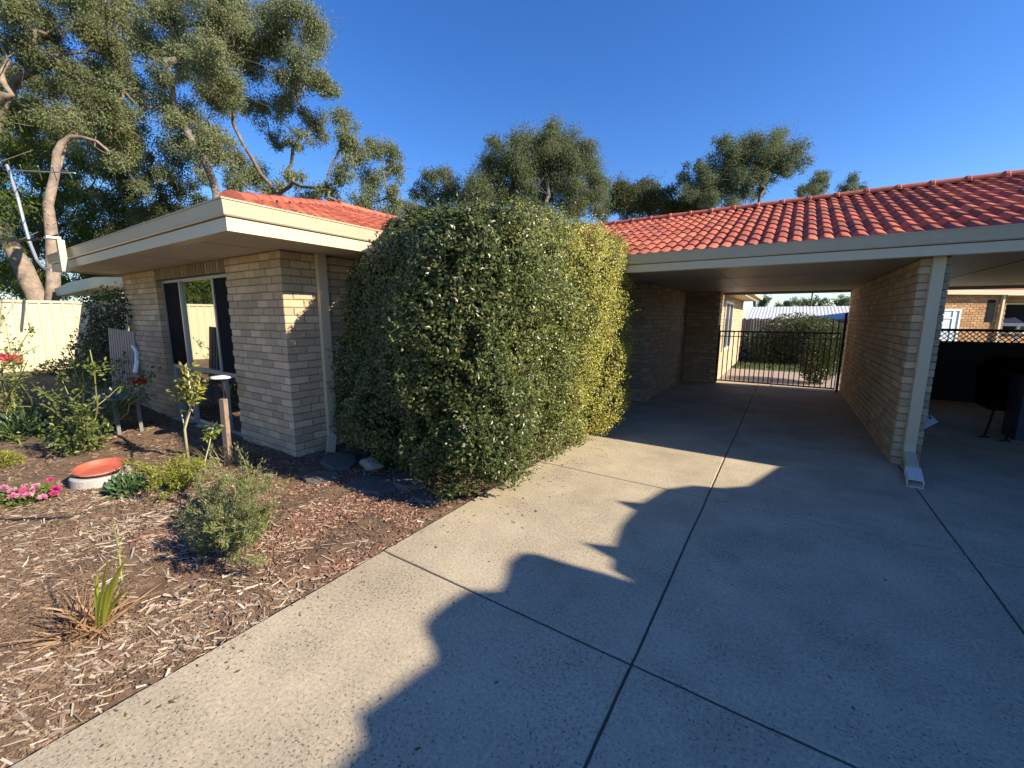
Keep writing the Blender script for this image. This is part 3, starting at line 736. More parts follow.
# ================================================================== ADDED SHRUBS (unseen, right of the driveway, outlines shaped to throw the long shadow)
XC = 4.15
sh_pts_A = [(-1.25, -2.2), (-1.2, -0.6), (-1.22, 0.4), (-1.26, 0.84), (-1.37, 0.9), (-1.35, 0.98), (-1.3, 1.28), (-1.36, 1.34), (-1.47, 1.39), (-1.52, 1.44), (-1.53, 1.56), (-1.5, 1.77), (-1.34, 1.88), (-1.36, 1.98), (-1.45, 2.17), (-1.44, 2.3), (-1.35, 2.36), (-1.06, 2.38), (-0.85, 2.41), (-0.67, 2.41)]
sh_pts_B = [(-0.67, 2.415), (-0.84, 2.47), (-0.87, 2.59), (-1.14, 2.67), (-0.92, 2.76), (-0.98, 3.07), (-0.97, 3.41), (-1.17, 3.5), (-0.96, 3.59), (-0.86, 4.02), (-0.65, 4.27), (-0.40, 4.36), (-0.19, 4.56), (0.0, 5.2), (0.05, 5.37)]
def shadow_shrub(pts, label, z_join):
    t = thing('shadow_caster_hedge', label, 'hedge', (XC + 0.5, (pts[0][1] + pts[-1][1]) / 2, 0))
    top = [np.array([XC, y_ + sun_h[1] / sun_h[0] * (XC - x_), (XC - x_) * TANS / sun_h[0]]) for x_, y_ in pts]
    poly = [np.array([XC, top[0][1], -0.15])] + top + [np.array([XC, top[-1][1], -0.15])]
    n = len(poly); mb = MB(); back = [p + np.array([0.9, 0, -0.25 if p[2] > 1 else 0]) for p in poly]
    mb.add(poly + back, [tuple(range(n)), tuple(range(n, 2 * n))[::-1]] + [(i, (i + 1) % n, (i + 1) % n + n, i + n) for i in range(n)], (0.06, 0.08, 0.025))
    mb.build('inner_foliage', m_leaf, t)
    # leaf cover
    N = 9000; y0, y1 = pts[0][1], pts[-1][1]; ty = np.array([p[1] for p in top]); tz = np.array([p[2] for p in top]); o_ = np.argsort(ty)
    yy = rng.uniform(y0 + 0.05, y1 - 0.05, N); zz = rng.random(N) ** 0.6 * (np.interp(yy, ty[o_], tz[o_]) - 0.08)
    p = np.stack([XC - 0.03 + rng.random(N) * 0.03, yy, zz], 1)
    leaves('foliage', p, unit(rdir(N) + np.array([-0.6, 0, 0])), 0.04, 0.025, mixcol((0.06, 0.085, 0.022), (0.10, 0.12, 0.035), N), m_leaf, t)
    mb = MB(); 
    for q in (0.2, 0.5, 0.8): mb.tube([(XC + 0.45, y0 + (y1 - y0) * q, -0.15), (XC + 0.45, y0 + (y1 - y0) * q, 2.0)], 0.05, 8)
    mb.build_each('trunk', m_bark, t)
shadow_shrub(sh_pts_A, 'added unseen hedge with a stepped top, shaped to cast the driveway shadow, nearest the street', 0)
shadow_shrub(sh_pts_B, 'added unseen hedge with two stray shoots, shaped to cast the driveway shadow, nearest the carport', 0)

# ================================================================== TREES
def tree(name, label, cat, base, clumps, trunk, r0, leafL, per, colA, colB, bark=None, group=None, droop=0.35, leafW=None, tip=0.012, sub=9, squash=0.85, seed=1, lean=None, core=0.0, twigs=True):
    r = np.random.default_rng(seed)
    t = thing(name, label, cat, (base[0], base[1], base[2]), group)
    nodes = []; par = []; rad0 = []
    tp = [np.array(base, float)] + [np.array(q, float) for q in trunk]
    fine = []
    for i in range(len(tp) - 1):
        seg = max(2, int(np.linalg.norm(tp[i + 1] - tp[i]) / 0.8))
        for k in range(seg): fine.append(tp[i] + (tp[i + 1] - tp[i]) * k / seg + (r.normal(size=3) * 0.05 if (i or k) else 0))
    fine.append(tp[-1])
    for i, p in enumerate(fine): nodes.append(p); par.append(i - 1)
    order = sorted(range(len(clumps)), key=lambda i: min(np.linalg.norm(clumps[i][0] - p) for p in fine))
    for ci in order:
        c, rad = clumps[ci]; N = np.array(nodes); dd = np.linalg.norm(N - c, axis=1) + 1.1 * np.maximum(0, N[:, 2] - c[2] + 0.3) 
        dd[0] += 100
        b = int(np.argmin(dd)); a = nodes[b]; L = np.linalg.norm(c - a); k = max(3, int(L / 0.5)); prev = b
        side = r.normal(size=3) * 0.10 * L; side[2] = -abs(side[2]) * 0.5
        for i in range(1, k + 1):
            s_ = i / k; p = a + (c - a) * s_ + side * 4 * s_ * (1 - s_) * 0.6 + r.normal(size=3) * 0.03 * L * (i < k)
            nodes.append(p); par.append(prev); prev = len(nodes) - 1
        if twigs:
            for _ in range(6):
                e = c + r.normal(size=3) * rad * 0.75; nodes.append((c + e) / 2 + r.normal(size=3) * 0.06); par.append(prev); nodes.append(e); par.append(len(nodes) - 2)
    cnt = np.ones(len(nodes)); ch = [[] for _ in nodes]
    for i in range(len(nodes) - 1, 0, -1): cnt[par[i]] += cnt[i]; ch[par[i]].append(i)
    for i in range(len(nodes)): ch[i].sort(key=lambda j: -cnt[j])
    R_ = lambda i: max(tip * 0.6, r0 * 0.5 * (cnt[i] / cnt[0]) ** 0.55)
    mb = MB(); stack = [(0, None)]
    while stack:
        i, frm = stack.pop(); line = [i] if frm is None else [frm, i]; j = i
        while ch[j]:
            for o in ch[j][1:]: stack.append((o, j))
            j = ch[j][0]; line.append(j)
        rr = [R_(q) for q in line]
        if frm is not None: rr[0] = rr[1]
        if len(line) > 1: mb.tube([nodes[q] for q in line], rr, 10 if rr[0] > 0.08 else (6 if rr[0] > 0.03 else 4), cap=False)
    mb.build('trunk', bark or m_limb, t, smooth=True)
    ps, ds, cs, us = [], [], [], []
    for c, rad in clumps:
        tot = int(per * 3.9 * (rad ** 2)); 
        if tot < 8: tot = 8
        sc_ = r.normal(size=(sub, 3)); sc_ = sc_ / np.linalg.norm(sc_, axis=1)[:, None] * rad * r.uniform(0.3, 1.0, (sub, 1)); sc_[:, 2] *= squash
        k = r.integers(sub, size=tot); u = r.normal(size=(tot, 3)); u /= np.linalg.norm(u, axis=1)[:, None]
        rs = rad * 0.58 * r.uniform(0.6, 1.15, sub)[k] * r.random(tot) ** 0.5 * np.where(r.random(tot) < 0.3, r.uniform(1.1, 1.75, tot), 1.0)
        p = c + sc_[k] + u * rs[:, None] * np.array([1, 1, squash]); p[:, 2] -= 0.25 * rad * r.random(tot) ** 2 * (1 + droop)
        us.append(u); ps.append(p); d = u * 0.5 + r.normal(size=(tot, 3)) * 0.6; d[:, 2] -= droop * 1.6; ds.append(unit(d))
        g_ = r.random(tot)[:, None] * 0.6 + r.random() * 0.4
        cs.append((np.array(colA) * (1 - g_) + np.array(colB) * g_) * r.uniform(0.75, 1.25, (tot, 1)))
    p = np.concatenate(ps); d = np.concatenate(ds); cc = np.concatenate(cs)
    leaves('crown', p, d, leafL * 0.72 * r.uniform(0.6, 1.4, len(p)), leafW or leafL * 0.34, cc, m_crown, t, nrm=unit(np.concatenate(us) * 0.8 + r.normal(size=p.shape) * 0.55 + np.array([0, 0, 0.15])))
    return t
def px_clumps(lst, D, spread, seed=0, rs=1.0):
    r = np.random.default_rng(seed); o = []
    for (px, py, rp) in lst:
        dd = D + r.uniform(-spread, spread); o.append((P(px, py, dd), rp * dd / F * rs * 1.12))
    return o
def fill(x0, x1, y0, y1, n, rmin, rmax, ok, seed):
    r = np.random.default_rng(seed); o = []; tries = 0
    while len(o) < n and tries < 4000:
        tries += 1; x, y_, q = r.uniform(x0, x1), r.uniform(y0, y1), r.uniform(rmin, rmax)
        if not ok(x, y_): continue
        if any((x - a) ** 2 + (y_ - b) ** 2 < (0.62 * (q + c)) ** 2 for a, b, c in o): continue
        o.append((x, y_, q))
    return o
EU_A, EU_B = (0.15, 0.19, 0.105), (0.29, 0.31, 0.15)
def gb(px, D, z=-0.1):
    p = P(px, 330, D); return np.array([p[0], p[1], z])

# eucalypt A: spreading tree right of the left group, D ~ 18
gapsA = [(190, 85, 13), (172, 90, 7), (128, 62, 13), (150, 140, 12), (255, 140, 10), (222, 128, 6)]
A_l = [(300, 14, 20), (283, 32, 17), (310, 38, 14), (255, 10, 22), (232, 22, 18), (268, 48, 18), (243, 60, 20), (213, 48, 20), (203, 72, 17), (224, 88, 17), (296, 80, 16), (320, 80, 13), (331, 86, 9), (286, 100, 13), (314, 124, 13),
       (345, 119, 10), (343, 140, 12), (358, 153, 12), (378, 144, 11), (393, 151, 8), (338, 167, 12), (368, 176, 12), (388, 197, 12), (368, 199, 12), (252, 172, 14), (236, 160, 12), (228, 106, 13), (209, 133, 12), (222, 158, 10), (262, 112, 12), (296, 178, 9), (326, 190, 10),
       (300, 138, 9), (277, 138, 8), (345, 205, 12), (395, 172, 9), (240, 185, 11), (275, 190, 10), (310, 198, 10), (303, 60, 12)]
def T(px, py, D): return P(px, py, D)
tree('eucalyptus_tree', 'tall spreading gum tree with sky showing between its limbs, behind the red wing roof', 'tree', gb(262, 18), px_clumps(A_l, 18, 2.0, 3, 1.1), [T(280, 205, 18), T(270, 185, 18), T(252, 160, 18), T(236, 130, 17.6)], 0.30, 0.13, 1500, EU_A, EU_B, seed=21, group='gum trees behind the house')
B_l = fill(95, 225, -40, 175, 40, 13, 21, lambda x, y_: all((x - a) ** 2 + (y_ - b) ** 2 > (c + 9) ** 2 for a, b, c in gapsA) and not (120 < y_ and 130 < x < 185) and y_ < 150, 5)
B_l += [(165, 172, 9), (205, 178, 9), (120, 160, 11), (140, 185, 9), (190, 150, 8), (177, 118, 10)]
tree('eucalyptus_tree', 'tall gum tree with thin dark crossing limbs, topmost in the left third of the sky', 'tree', gb(205, 15), px_clumps(B_l, 15, 1.7, 4), [T(218, 195, 15), T(205, 160, 15), T(190, 140, 15), T(175, 100, 14.5), T(165, 60, 14.2)], 0.26, 0.11, 1700, EU_A, EU_B, seed=22, group='gum trees behind the house')
C_l = fill(-40, 110, -40, 120, 34, 13, 20, lambda x, y_: not (60 < x < 110 and 25 < y_ < 95 and abs((x - 60) - (y_ - 25) * 0.65) < 13), 6)
tree('eucalyptus_tree', 'leafy olive gum tree at the top left corner over the cream fence', 'tree', gb(-10, 14, 0.3), px_clumps(C_l, 14, 1.6, 5), [T(-8, 260, 14), T(-12, 180, 14), T(0, 120, 14), T(20, 80, 14), T(35, 30, 14)], 0.24, 0.11, 1700, (0.075, 0.095, 0.035), EU_B, seed=23, group='gum trees behind the house')
# dense evergreen trees between
D_l = fill(-30, 128, 105, 292, 60, 13, 22, lambda x, y_: True, 8)
tree('evergreen_tree', 'dense dark green tree filling the space over the cream fence', 'tree', gb(35, 21), px_clumps(D_l, 21, 1.5, 6), [T(37, 260, 21), T(40, 190, 21), T(45, 130, 21)], 0.3, 0.15, 900, (0.08, 0.12, 0.028), (0.18, 0.22, 0.045), bark=m_barkd, seed=24, droop=0.6)
E_l = fill(110, 185, 150, 270, 24, 11, 18, lambda x, y_: True, 9) + [(150, 215, 15), (180, 205, 12), (200, 198, 10), (120, 235, 15)]
tree('evergreen_tree', 'dark bushy tree just behind the left eave, between two gum trees', 'tree', gb(140, 19), px_clumps(E_l, 19, 1.2, 7), [T(140, 260, 19), T(142, 200, 19)], 0.2, 0.14, 900, (0.07, 0.10, 0.04), (0.15, 0.17, 0.065), bark=m_barkd, seed=25, droop=0.5)
# tree off to the side whose reflection shows in the window
R_l = [((np.array([-18.8 + rng.uniform(-2.0, 2.0), -1.8 + rng.uniform(-3.5, 3.2), rng.uniform(1.2, 7)])), rng.uniform(0.9, 1.4)) for _ in range(60)]
tree('evergreen_tree', 'dense green tree behind the near end of the cream fence, mirrored in the window', 'tree', (-19.5, -3, -0.1), R_l, [(-19.5, -3, 3), (-19.4, -3, 7)], 0.25, 0.17, 420, (0.05, 0.08, 0.02), (0.11, 0.15, 0.03), seed=26)
# bare bent trunk with a hooked limb, and the leaning pale trunk
def bare_trunk(label, pts, rs, D, extra=()):
    t = thing('gum_trunk', label, 'tree trunk', P(*pts[0], D))
    mb = MB(); mb.tube([P(a, b, D) + rng.normal(size=3) * 0.03 for a, b in pts], [q * D / F * rng.uniform(0.9, 1.12) for q in rs], 12); mb.build('trunk', m_bark, t, smooth=True)
    for ps, ra in extra:
        mb = MB(); mb.tube([P(a, b, D2) for a, b, D2 in ps], [q * D / F for q in ra], 8); mb.build('limb', m_bark, t, smooth=True)
bare_trunk('pale trunk with a hooked bare limb, behind the left end of the eave', [(52, 335), (52, 280), (51, 240), (50, 205), (53, 175), (58, 155), (60, 142), (70, 137), (84, 137), (98, 142), (110, 150)], [5.6, 5.2, 4.8, 4.0, 3.6, 3.5, 3.0, 2.3, 1.8, 1.5, 1.0], 12.2,
           [([(53, 180, 12.2), (60, 165, 12.4), (64, 150, 12.6), (72, 120, 12.9)], [2.5, 1.8, 1.4, 0.8])])
bare_trunk('thick leaning pale trunk behind the cream fence at the far left edge', [(50, 330), (38, 300), (24, 268), (8, 236), (-14, 204), (-40, 160)], [8.5, 8, 7.5, 7, 6.5, 5], 14.8, [])
bare_trunk('pale twisted limb at the left edge of the picture, high above the fence', [(-40, 130), (-14, 112), (2, 96), (12, 93), (3, 84), (0, 70), (8, 62), (-4, 30)], [5, 4.5, 4, 2.2, 2.6, 2.2, 1.8, 1], 13, [])

K_l = [(400, 205, 10), (412, 214, 10), (470, 212, 11), (498, 212, 12), (525, 206, 12), (548, 212, 10), (575, 210, 12), (600, 212, 11), (388, 214, 9)]
tree('low_tree', 'low olive foliage showing just over the top of the big clipped bush', 'tree', gb(500, 30), px_clumps(K_l, 30, 1.5, 77), [T(500, 240, 30), T(502, 222, 30)], 0.2, 0.2, 420, (0.12, 0.14, 0.06), (0.2, 0.21, 0.09), seed=61, group='trees beyond the roof')
# middle and right trees over the roofs
FAR_A, FAR_B = (0.11, 0.145, 0.08), (0.195, 0.22, 0.105)
tree('eucalyptus_tree', 'small rounded gum tree just left of the tall one above the bush', 'tree', gb(440, 34), px_clumps([(430, 176, 11), (445, 171, 10), (455, 186, 12), (424, 192, 11), (443, 196, 14), (462, 200, 11), (420, 206, 12)], 34, 1, 8), [T(442, 215, 34), T(441, 192, 34)], 0.2, 0.22, 420, FAR_A, FAR_B, seed=31, group='trees beyond the roof')
M_l = [(495, 180, 13), (520, 172, 13), (534, 176, 12), (560, 190, 12), (515, 200, 12), (538, 200, 11), (600, 186, 11), (568, 205, 12), (482, 190, 12), (546, 150, 14), (583, 150, 11), (522, 141, 15), (508, 150, 12), (540, 150, 12), (555, 139, 15), (570, 144, 14), (560, 155, 14), (498, 157, 14), (508, 172, 15), (487, 168, 10), (481, 180, 13), (544, 168, 14), (528, 160, 11), (573, 172, 15), (586, 160, 12), (593, 180, 13), (557, 177, 11), (506, 192, 12), (520, 183, 10), (476, 197, 11), (590, 198, 12), (602, 196, 8), (575, 192, 10), (490, 202, 12), (548, 133, 8), (533, 187, 6)]
tree('eucalyptus_tree', 'tallest rounded gum tree in the middle, its bare limbs showing above the bush', 'tree', gb(548, 32), px_clumps(M_l, 32, 1.6, 9, 1.22), [T(545, 215, 32), T(547, 195, 32), T(548, 178, 32)], 0.34, 0.20, 480, FAR_A, FAR_B, seed=32, group='trees beyond the roof')
tree('weeping_tree', 'low weeping tree with drooping olive foliage, right of the tallest gum', 'tree', gb(645, 36), px_clumps([(616, 196, 13), (632, 196, 13), (650, 190, 12), (662, 198, 13), (678, 206, 12), (698, 208, 11), (622, 190, 12), (640, 186, 11), (655, 196, 12), (670, 202, 10), (685, 204, 9), (630, 204, 13), (612, 200, 10), (648, 208, 12), (668, 212, 10), (690, 212, 8)], 36, 1.2, 10), [T(642, 215, 36), T(643, 198, 36)], 0.2, 0.24, 480, (0.09, 0.10, 0.045), (0.14, 0.145, 0.055), seed=33, droop=1.1, group='trees beyond the roof')
N_l = [(740, 178, 12), (715, 184, 11), (755, 150, 12), (770, 148, 12), (757, 178, 9), (700, 192, 11), (712, 200, 10), (735, 200, 9), (760, 190, 7), (689, 175, 9), (700, 170, 9), (700, 182, 10), (716, 166, 12), (731, 150, 13), (722, 142, 8), (749, 141, 11), (740, 158, 13), (728, 175, 14), (748, 168, 12), (764, 160, 11), (781, 141, 12), (790, 154, 12), (799, 162, 8), (776, 158, 10), (785, 172, 7), (727, 190, 12), (748, 192, 8), (705, 196, 11), (768, 172, 8), (690, 192, 8)]
tree('eucalyptus_tree', 'two-lobed gum tree standing over the red ridge, right of the weeping tree', 'tree', gb(755, 33), px_clumps(N_l, 33, 1.2, 11, 1.15), [T(757, 212, 33), T(762, 195, 33), T(768, 180, 33)], 0.26, 0.20, 480, FAR_A, FAR_B, seed=34, group='trees beyond the roof')
tree('eucalyptus_tree', 'small sparse gum crown over the ridge, between the two-lobed tree and the last one', 'tree', gb(812, 36), px_clumps([(816, 181, 8), (823, 176, 7), (803, 192, 8), (813, 191, 8), (822, 188, 6)], 36, 0.8, 12), [T(812, 205, 36), T(814, 192, 36)], 0.14, 0.22, 420, FAR_A, FAR_B, seed=35, group='trees beyond the roof')
tree('eucalyptus_tree', 'last small gum crown on the right, lowest over the red ridge', 'tree', gb(852, 38), px_clumps([(852, 181, 7), (845, 187, 6), (863, 186, 4), (856, 190, 6)], 38, 0.8, 13), [T(853, 205, 38), T(853, 190, 38)], 0.12, 0.22, 420, FAR_A, FAR_B, seed=36, group='trees beyond the roof')
for k_, (lst, lab) in enumerate([([(760, 302, 5), (766, 299, 4), (763, 306, 4)], 'leftmost small far tree seen through the carport'), ([(779, 305, 4), (787, 303, 4), (796, 301, 5), (790, 306, 4)], 'low far trees seen through the carport, second from the left'),
                                 ([(806, 302, 5), (815, 300, 5), (824, 303, 5), (812, 306, 4)], 'widest far tree crown seen through the carport'), ([(838, 303, 5), (845, 299, 5), (850, 305, 5)], 'far tree seen through the carport, next to its right wall')]):
    cx__ = sum(a for a, b, c in lst) / len(lst)
    tree('far_tree', lab, 'tree', gb(cx__, 48), px_clumps(lst, 48, 0.8, 14 + k_), [T(cx__, 312, 48), T(cx__, 306, 48)], 0.15, 0.28, 330, FAR_A, FAR_B, seed=40 + k_, group='far trees through the carport')

# ================================================================== BACK YARD
pf = thing('paling_fence', 'weathered brown timber paling fence across the back yard', 'fence', (0, 21, 0))
mb = MB(); x = -8.0
while x < 3.4:
    h_ = 1.62 + rng.uniform(-0.03, 0.03); cc = tuple(np.array((0.36, 0.27, 0.18)) * rng.uniform(0.7, 1.2)); y_ = 21.2 + x * 0.35
    mb.box(x, x + 0.095, y_ - 0.01, y_ + 0.01, -0.1, h_, cc, 0.004); x += 0.10
mb.build('palings', mat('paling_wood', attr=True, rough=0.9, noise=0.2), pf)
mb = MB()
for z_ in (0.4, 1.3): mb.bar((-8, 21.27 - 8 * 0.35, z_), (3.4, 21.27 + 3.4 * 0.35, z_), 0.04, 0.08)
mb.build_each('rail', m_paling, pf)
pt = thing('patio_roof', 'long pale corrugated patio roof behind the back fence', 'patio roof', (0, 26, 0))
mb = MB(); a = P(752, 307, 22); xx0, xx1 = onY(745, 310, 24)[0], 7.5
z0_, z1_ = onY(800, 321, 24)[2], onY(800, 306.5, 27)[2]
n = 260; V = []
for i in range(n + 1):
    x = xx0 + (xx1 - xx0) * i / n; dz = 0.008 * math.sin(i * 1.57)
    V += [(x, 24, z0_ + dz), (x, 27, z1_ + dz)]
mb.add(V, [(2 * i, 2 * i + 2, 2 * i + 3, 2 * i + 1) for i in range(n)]); mb.build('roof_sheet', m_sheet, pt)
mb = MB(); mb.box(xx0, xx1, 23.9, 23.98, z0_ - 0.14, z0_ - 0.02); mb.build('gutter', m_white, pt)
for x in np.linspace(xx0 + 0.1, xx1 - 0.1, 5):
    mb = MB(); mb.box(x - 0.04, x + 0.04, 24.0, 24.08, -0.1, z0_ - 0.03); mb.build('post', m_white, pt)
def leafball(n, c, r3, shell=0.5):
    u = rdir(n); return np.array(c) + u * np.array(r3) * (rng.random((n, 1)) ** shell), u
def bushy(name, label, blobs, L, cA, cB, dens, group=None, shell=0.4):
    base = np.mean([b[0] for b in blobs], 0); base[2] = -0.05
    ps, ds = [], []; stems = []
    for c, r3 in blobs:
        n = int(dens * (r3[0] * r3[2] + r3[1] * r3[2] + r3[0] * r3[1])); p, u = leafball(n, c, r3, shell)
        p += 0.12 * np.array(r3) * vn(p, 3.0 / max(r3), 5)[:, None] * u
        k = p[:, 2] > -0.02; ps.append(p[k]); ds.append(unit(u[k] + rdir(k.sum()) * 0.8 + np.array([0, 0, 0.2])))
        for _ in range(3): stems.append((curve(base + rng.normal(size=3) * [0.08, 0.08, 0], np.array(c) + rng.normal(size=3) * np.array(r3) * 0.3, 5), 0.02, 0.006))
    p = np.concatenate(ps); d = np.concatenate(ds)
    return plant(name, label, 'bush', base, stems, dict(p=p, d=d, L=L, W=L * 0.5, cols=mixcol(cA, cB, len(p), 0.3)), stem_mat=m_barkd, group=group)
bushy('garden_bush', 'wide grey-green bush in the middle of the back yard', [((0.3, 18.6, 0.9), (1.2, 0.7, 0.95)), ((1.1, 18.2, 0.7), (1.0, 0.7, 0.8)), ((-0.3, 18.4, 0.5), (0.9, 0.6, 0.6)), ((0.9, 18.9, 1.2), (0.8, 0.5, 0.5))], 0.09, (0.09, 0.11, 0.05), (0.16, 0.17, 0.07), 2600)
bushy('garden_bush', 'dark green bush just behind the right half of the gate', [((0.75, 13.2, 0.55), (0.42, 0.5, 0.62)), ((0.95, 13.6, 0.85), (0.35, 0.45, 0.45))], 0.06, (0.04, 0.06, 0.02), (0.09, 0.11, 0.03), 5200)
bushy('garden_bush', 'dark low hedge standing along the foot of the back fence', [((-1.2, 19.6, 0.5), (0.7, 0.4, 0.6)), ((-0.2, 19.7, 0.6), (0.8, 0.4, 0.7)), ((1.6, 19.6, 0.6), (0.8, 0.4, 0.75)), ((2.3, 19.4, 0.5), (0.6, 0.4, 0.6))], 0.08, (0.035, 0.05, 0.02), (0.07, 0.09, 0.03), 1500)
bushy('garden_bush', 'small green bush against the far left corner of the back fence', [((-2.6, 19.6, 1.2), (0.7, 0.6, 0.8))], 0.09, (0.07, 0.10, 0.03), (0.12, 0.15, 0.05), 2200)
gn = 16000; gx = rng.uniform(-6, 6, gn); gy = rng.uniform(15.65, 19.5, gn)
leaves_o = leaves('grass', np.stack([gx, gy, np.full(gn, -0.012)], 1), unit(rdir(gn) * 0.5 + np.array([0, 0, 1])), 0.08, 0.02, mixcol((0.04, 0.07, 0.018), (0.09, 0.11, 0.035), gn), m_leaf, None)
tag(leaves_o, kind='stuff')

# ================================================================== RIGHT BAY
bf = thing('lattice_fence', 'black timber fence topped with diagonal lattice at the back of the right carport bay', 'fence', (3.5, 11.8, 0))
x = 1.46; mb = MB(); kf = 0
while x < 7.5:
    mb.box(x, x + 0.158, 11.79 + (kf % 2) * 0.006, 11.81 + (kf % 2) * 0.006, 0.0, 1.17); x += 0.148; kf += 1
mb.build('boards', m_blackwood, bf)
lt = MB(); z0_, z1_ = 1.205, 1.40; x = 1.2
while x < 7.6:
    for s_ in (1, -1):
        a = np.array([x, 11.79 + 0.008 * s_, z0_ if s_ > 0 else z1_]); b = np.array([x + (z1_ - z0_), 11.79 + 0.008 * s_, z1_ if s_ > 0 else z0_])
        if a[0] > 1.44: lt.bar(a, b, 0.007, 0.043, up=(0, 1, 0))
    x += 0.088
lt.build('lattice', m_blackwood, bf)
mb = MB(); mb.box(1.44, 7.5, 11.76, 11.82, 1.4, 1.45); mb.box(1.44, 7.5, 11.765, 11.815, 1.172, 1.204); mb.build_each('rail', m_blackwood, bf)
for x in (2.9, 4.9, 6.9):
    mb = MB(); mb.box(x, x + 0.09, 11.82, 11.91, 0, 1.19); mb.build('post', m_blackwood, bf)
# far wall of the neighbour's carport
nb = MB(); nb.box(7.6, 7.85, 6.3, 12.1, -0.1, ZC); nb.build('wall', m_blackwood, house)
# covered barbecue on crossed legs, standing in the dark
tb = thing('covered_barbecue', 'black covered barbecue on splayed legs in the dark right carport bay', 'barbecue', (3.1, 9.2, 0))
mb = MB(); mb.prism([(2.62, 8.9, 0.32), (3.75, 8.9, 0.30), (3.78, 8.9, 0.95), (3.6, 8.9, 1.05), (2.75, 8.9, 1.07), (2.58, 8.9, 0.9)], (0, 0.65, 0)); mb.build('cover', mat('black_vinyl', (0.003, 0.003, 0.003), 1.0, spec=0.0), tb)
for a, b in (((2.7, 9.0, 0.4), (2.45, 8.35, 0.01)), ((3.0, 9.0, 0.4), (2.62, 8.25, 0.01)), ((2.9, 9.0, 0.35), (3.25, 8.6, 0.01)), ((3.6, 9.3, 0.4), (3.75, 9.5, 0.01))):
    mb = MB(); mb.tube([a, b], 0.014, 6); mb.tube([np.array(b) - [0.05, 0.03, 0], np.array(b) + [0.05, 0.03, 0]], 0.018, 6); mb.build('leg', m_black, tb)
bx = thing('storage_box', 'dark blue-grey plastic storage box beside the covered barbecue, at the right edge', 'storage box', (3.25, 8.6, 0))
m_blue = mat('blue_plastic', (0.03, 0.042, 0.075), 0.5, noise=0.1)
p0 = onY(1014, 408, 8.6); p1 = onY(1014, 376, 8.6)
mb = MB(); mb.box(p0[0], p0[0] + 0.7, 8.4, 8.85, 0.0, p1[2] - 0.04); mb.build('body', m_blue, bx)
mb = MB(); mb.box(p0[0] - 0.02, p0[0] + 0.72, 8.38, 8.87, p1[2] - 0.038, p1[2]); mb.build('lid', m_blue, bx)
# corflute sign leaning on the party wall
sg = thing('sign', 'white sign with black lettering tilted on one corner against the brick party wall', 'sign', (1.45, 7.6, 0))
SY = 8.3
c4 = [onY(922, 407, SY), onY(939, 422, SY), onY(921, 431, SY), onY(902, 416, SY)]
cen = sum(c4) / 4
zmin = min(q[2] for q in c4); c4 = [q - np.array([0, 0, zmin - 0.004]) for q in c4]
c4 = [q + np.array([0, 0.12 * (q[2]), 0]) for q in c4]
mb = MB(); mb.prism(c4, (0, 0.008, 0)); mb.build('board', mat('sign_blue_white', (0.52, 0.60, 0.74), 0.5), sg)
fc = bpy.data.curves.new('lettering', 'FONT'); fc.body = 'NV'; fc.size = 0.16; fc.extrude = 0.001; fc.align_x = 'CENTER'; fc.align_y = 'CENTER'
fo = bpy.data.objects.new('lettering_curve', fc); COL.objects.link(fo)
dg = bpy.context.evaluated_depsgraph_get(); me = bpy.data.meshes.new_from_object(fo.evaluated_get(dg)); bpy.data.objects.remove(fo)
lo = bpy.data.objects.new('lettering', me); COL.objects.link(lo); me.materials.clear(); me.materials.append(m_black); lo.parent = sg
ex = unit(c4[1] - c4[2]); ez = unit(c4[0] - c4[1]); ny = unit(np.cross(ex, -ez)); 
ez = np.cross(ny, ex) if np.dot(np.cross(ny, ex), c4[0] - c4[1]) > 0 else -np.cross(ny, ex)
nn = np.cross(ex, ez)
if nn[1] > 0: ex = -ex; nn = np.cross(ex, ez)
Mx = Matrix(((ex[0], ez[0], nn[0], 0), (ex[1], ez[1], nn[1], 0), (ex[2], ez[2], nn[2], 0), (0, 0, 0, 1)))
cc = sum(c4) / 4 + nn * 0.004 + np.array([0.04, 0, 0.0]) - np.array(sg.location)
Mx.translation = Vector(cc); lo.matrix_local = Mx

# neighbour house beyond the right bay (its wall turned towards the sun)
NH = thing('neighbour_house', 'orange brick house with cream eaves beyond the black lattice fence', 'house', (7, 19, 0))
an = math.radians(36); dv = np.array([math.cos(an), math.sin(an), 0]); nv = np.array([math.sin(an), -math.cos(an), 0])
def hitN(px, py, off=0.0, o=np.array([4.6, 21.0, 0])):
    v = w(px, py); oo = o + nv * off; k = (oo - np.array([0, 0, H])).dot(nv) / v.dot(nv); return v * k + np.array([0, 0, H])
ORB = [(0.44, 0.24, 0.11), (0.48, 0.27, 0.125), (0.40, 0.22, 0.105), (0.50, 0.30, 0.15)]
s_left = hitN(934, 330); s_cr = hitN(1002, 330)
Lw = np.linalg.norm((s_cr - s_left)[:2]); o0 = np.array([s_left[0], s_left[1], 0]) - dv * 2.5
mb = MB(); brick_face(mb, o0, dv, Lw + 2.5, nv, 31, 0.086, None, 0, z0=-0.1, cols=ORB)
nw = mb.build('wall', m_brick, NH)
def wallbox(mb, s0, s1, z0, z1, off0, off1, base=None):
    c = (o0 if base is None else base) + dv * (s0 + s1) / 2 + nv * (off0 + off1) / 2 + np.array([0, 0, (z0 + z1) / 2])
    mb.obox(c, dv * (s1 - s0) / 2, nv * (off1 - off0) / 2, (0, 0, (z1 - z0) / 2))
mb = MB(); wallbox(mb, 0.01, Lw + 2.49, -0.1, 2.56, -0.3, -0.009); mb.build('mortar', m_mortar, nw)
def sN(px, py=330): q = hitN(px, py); return (q - o0).dot(dv), q[2]
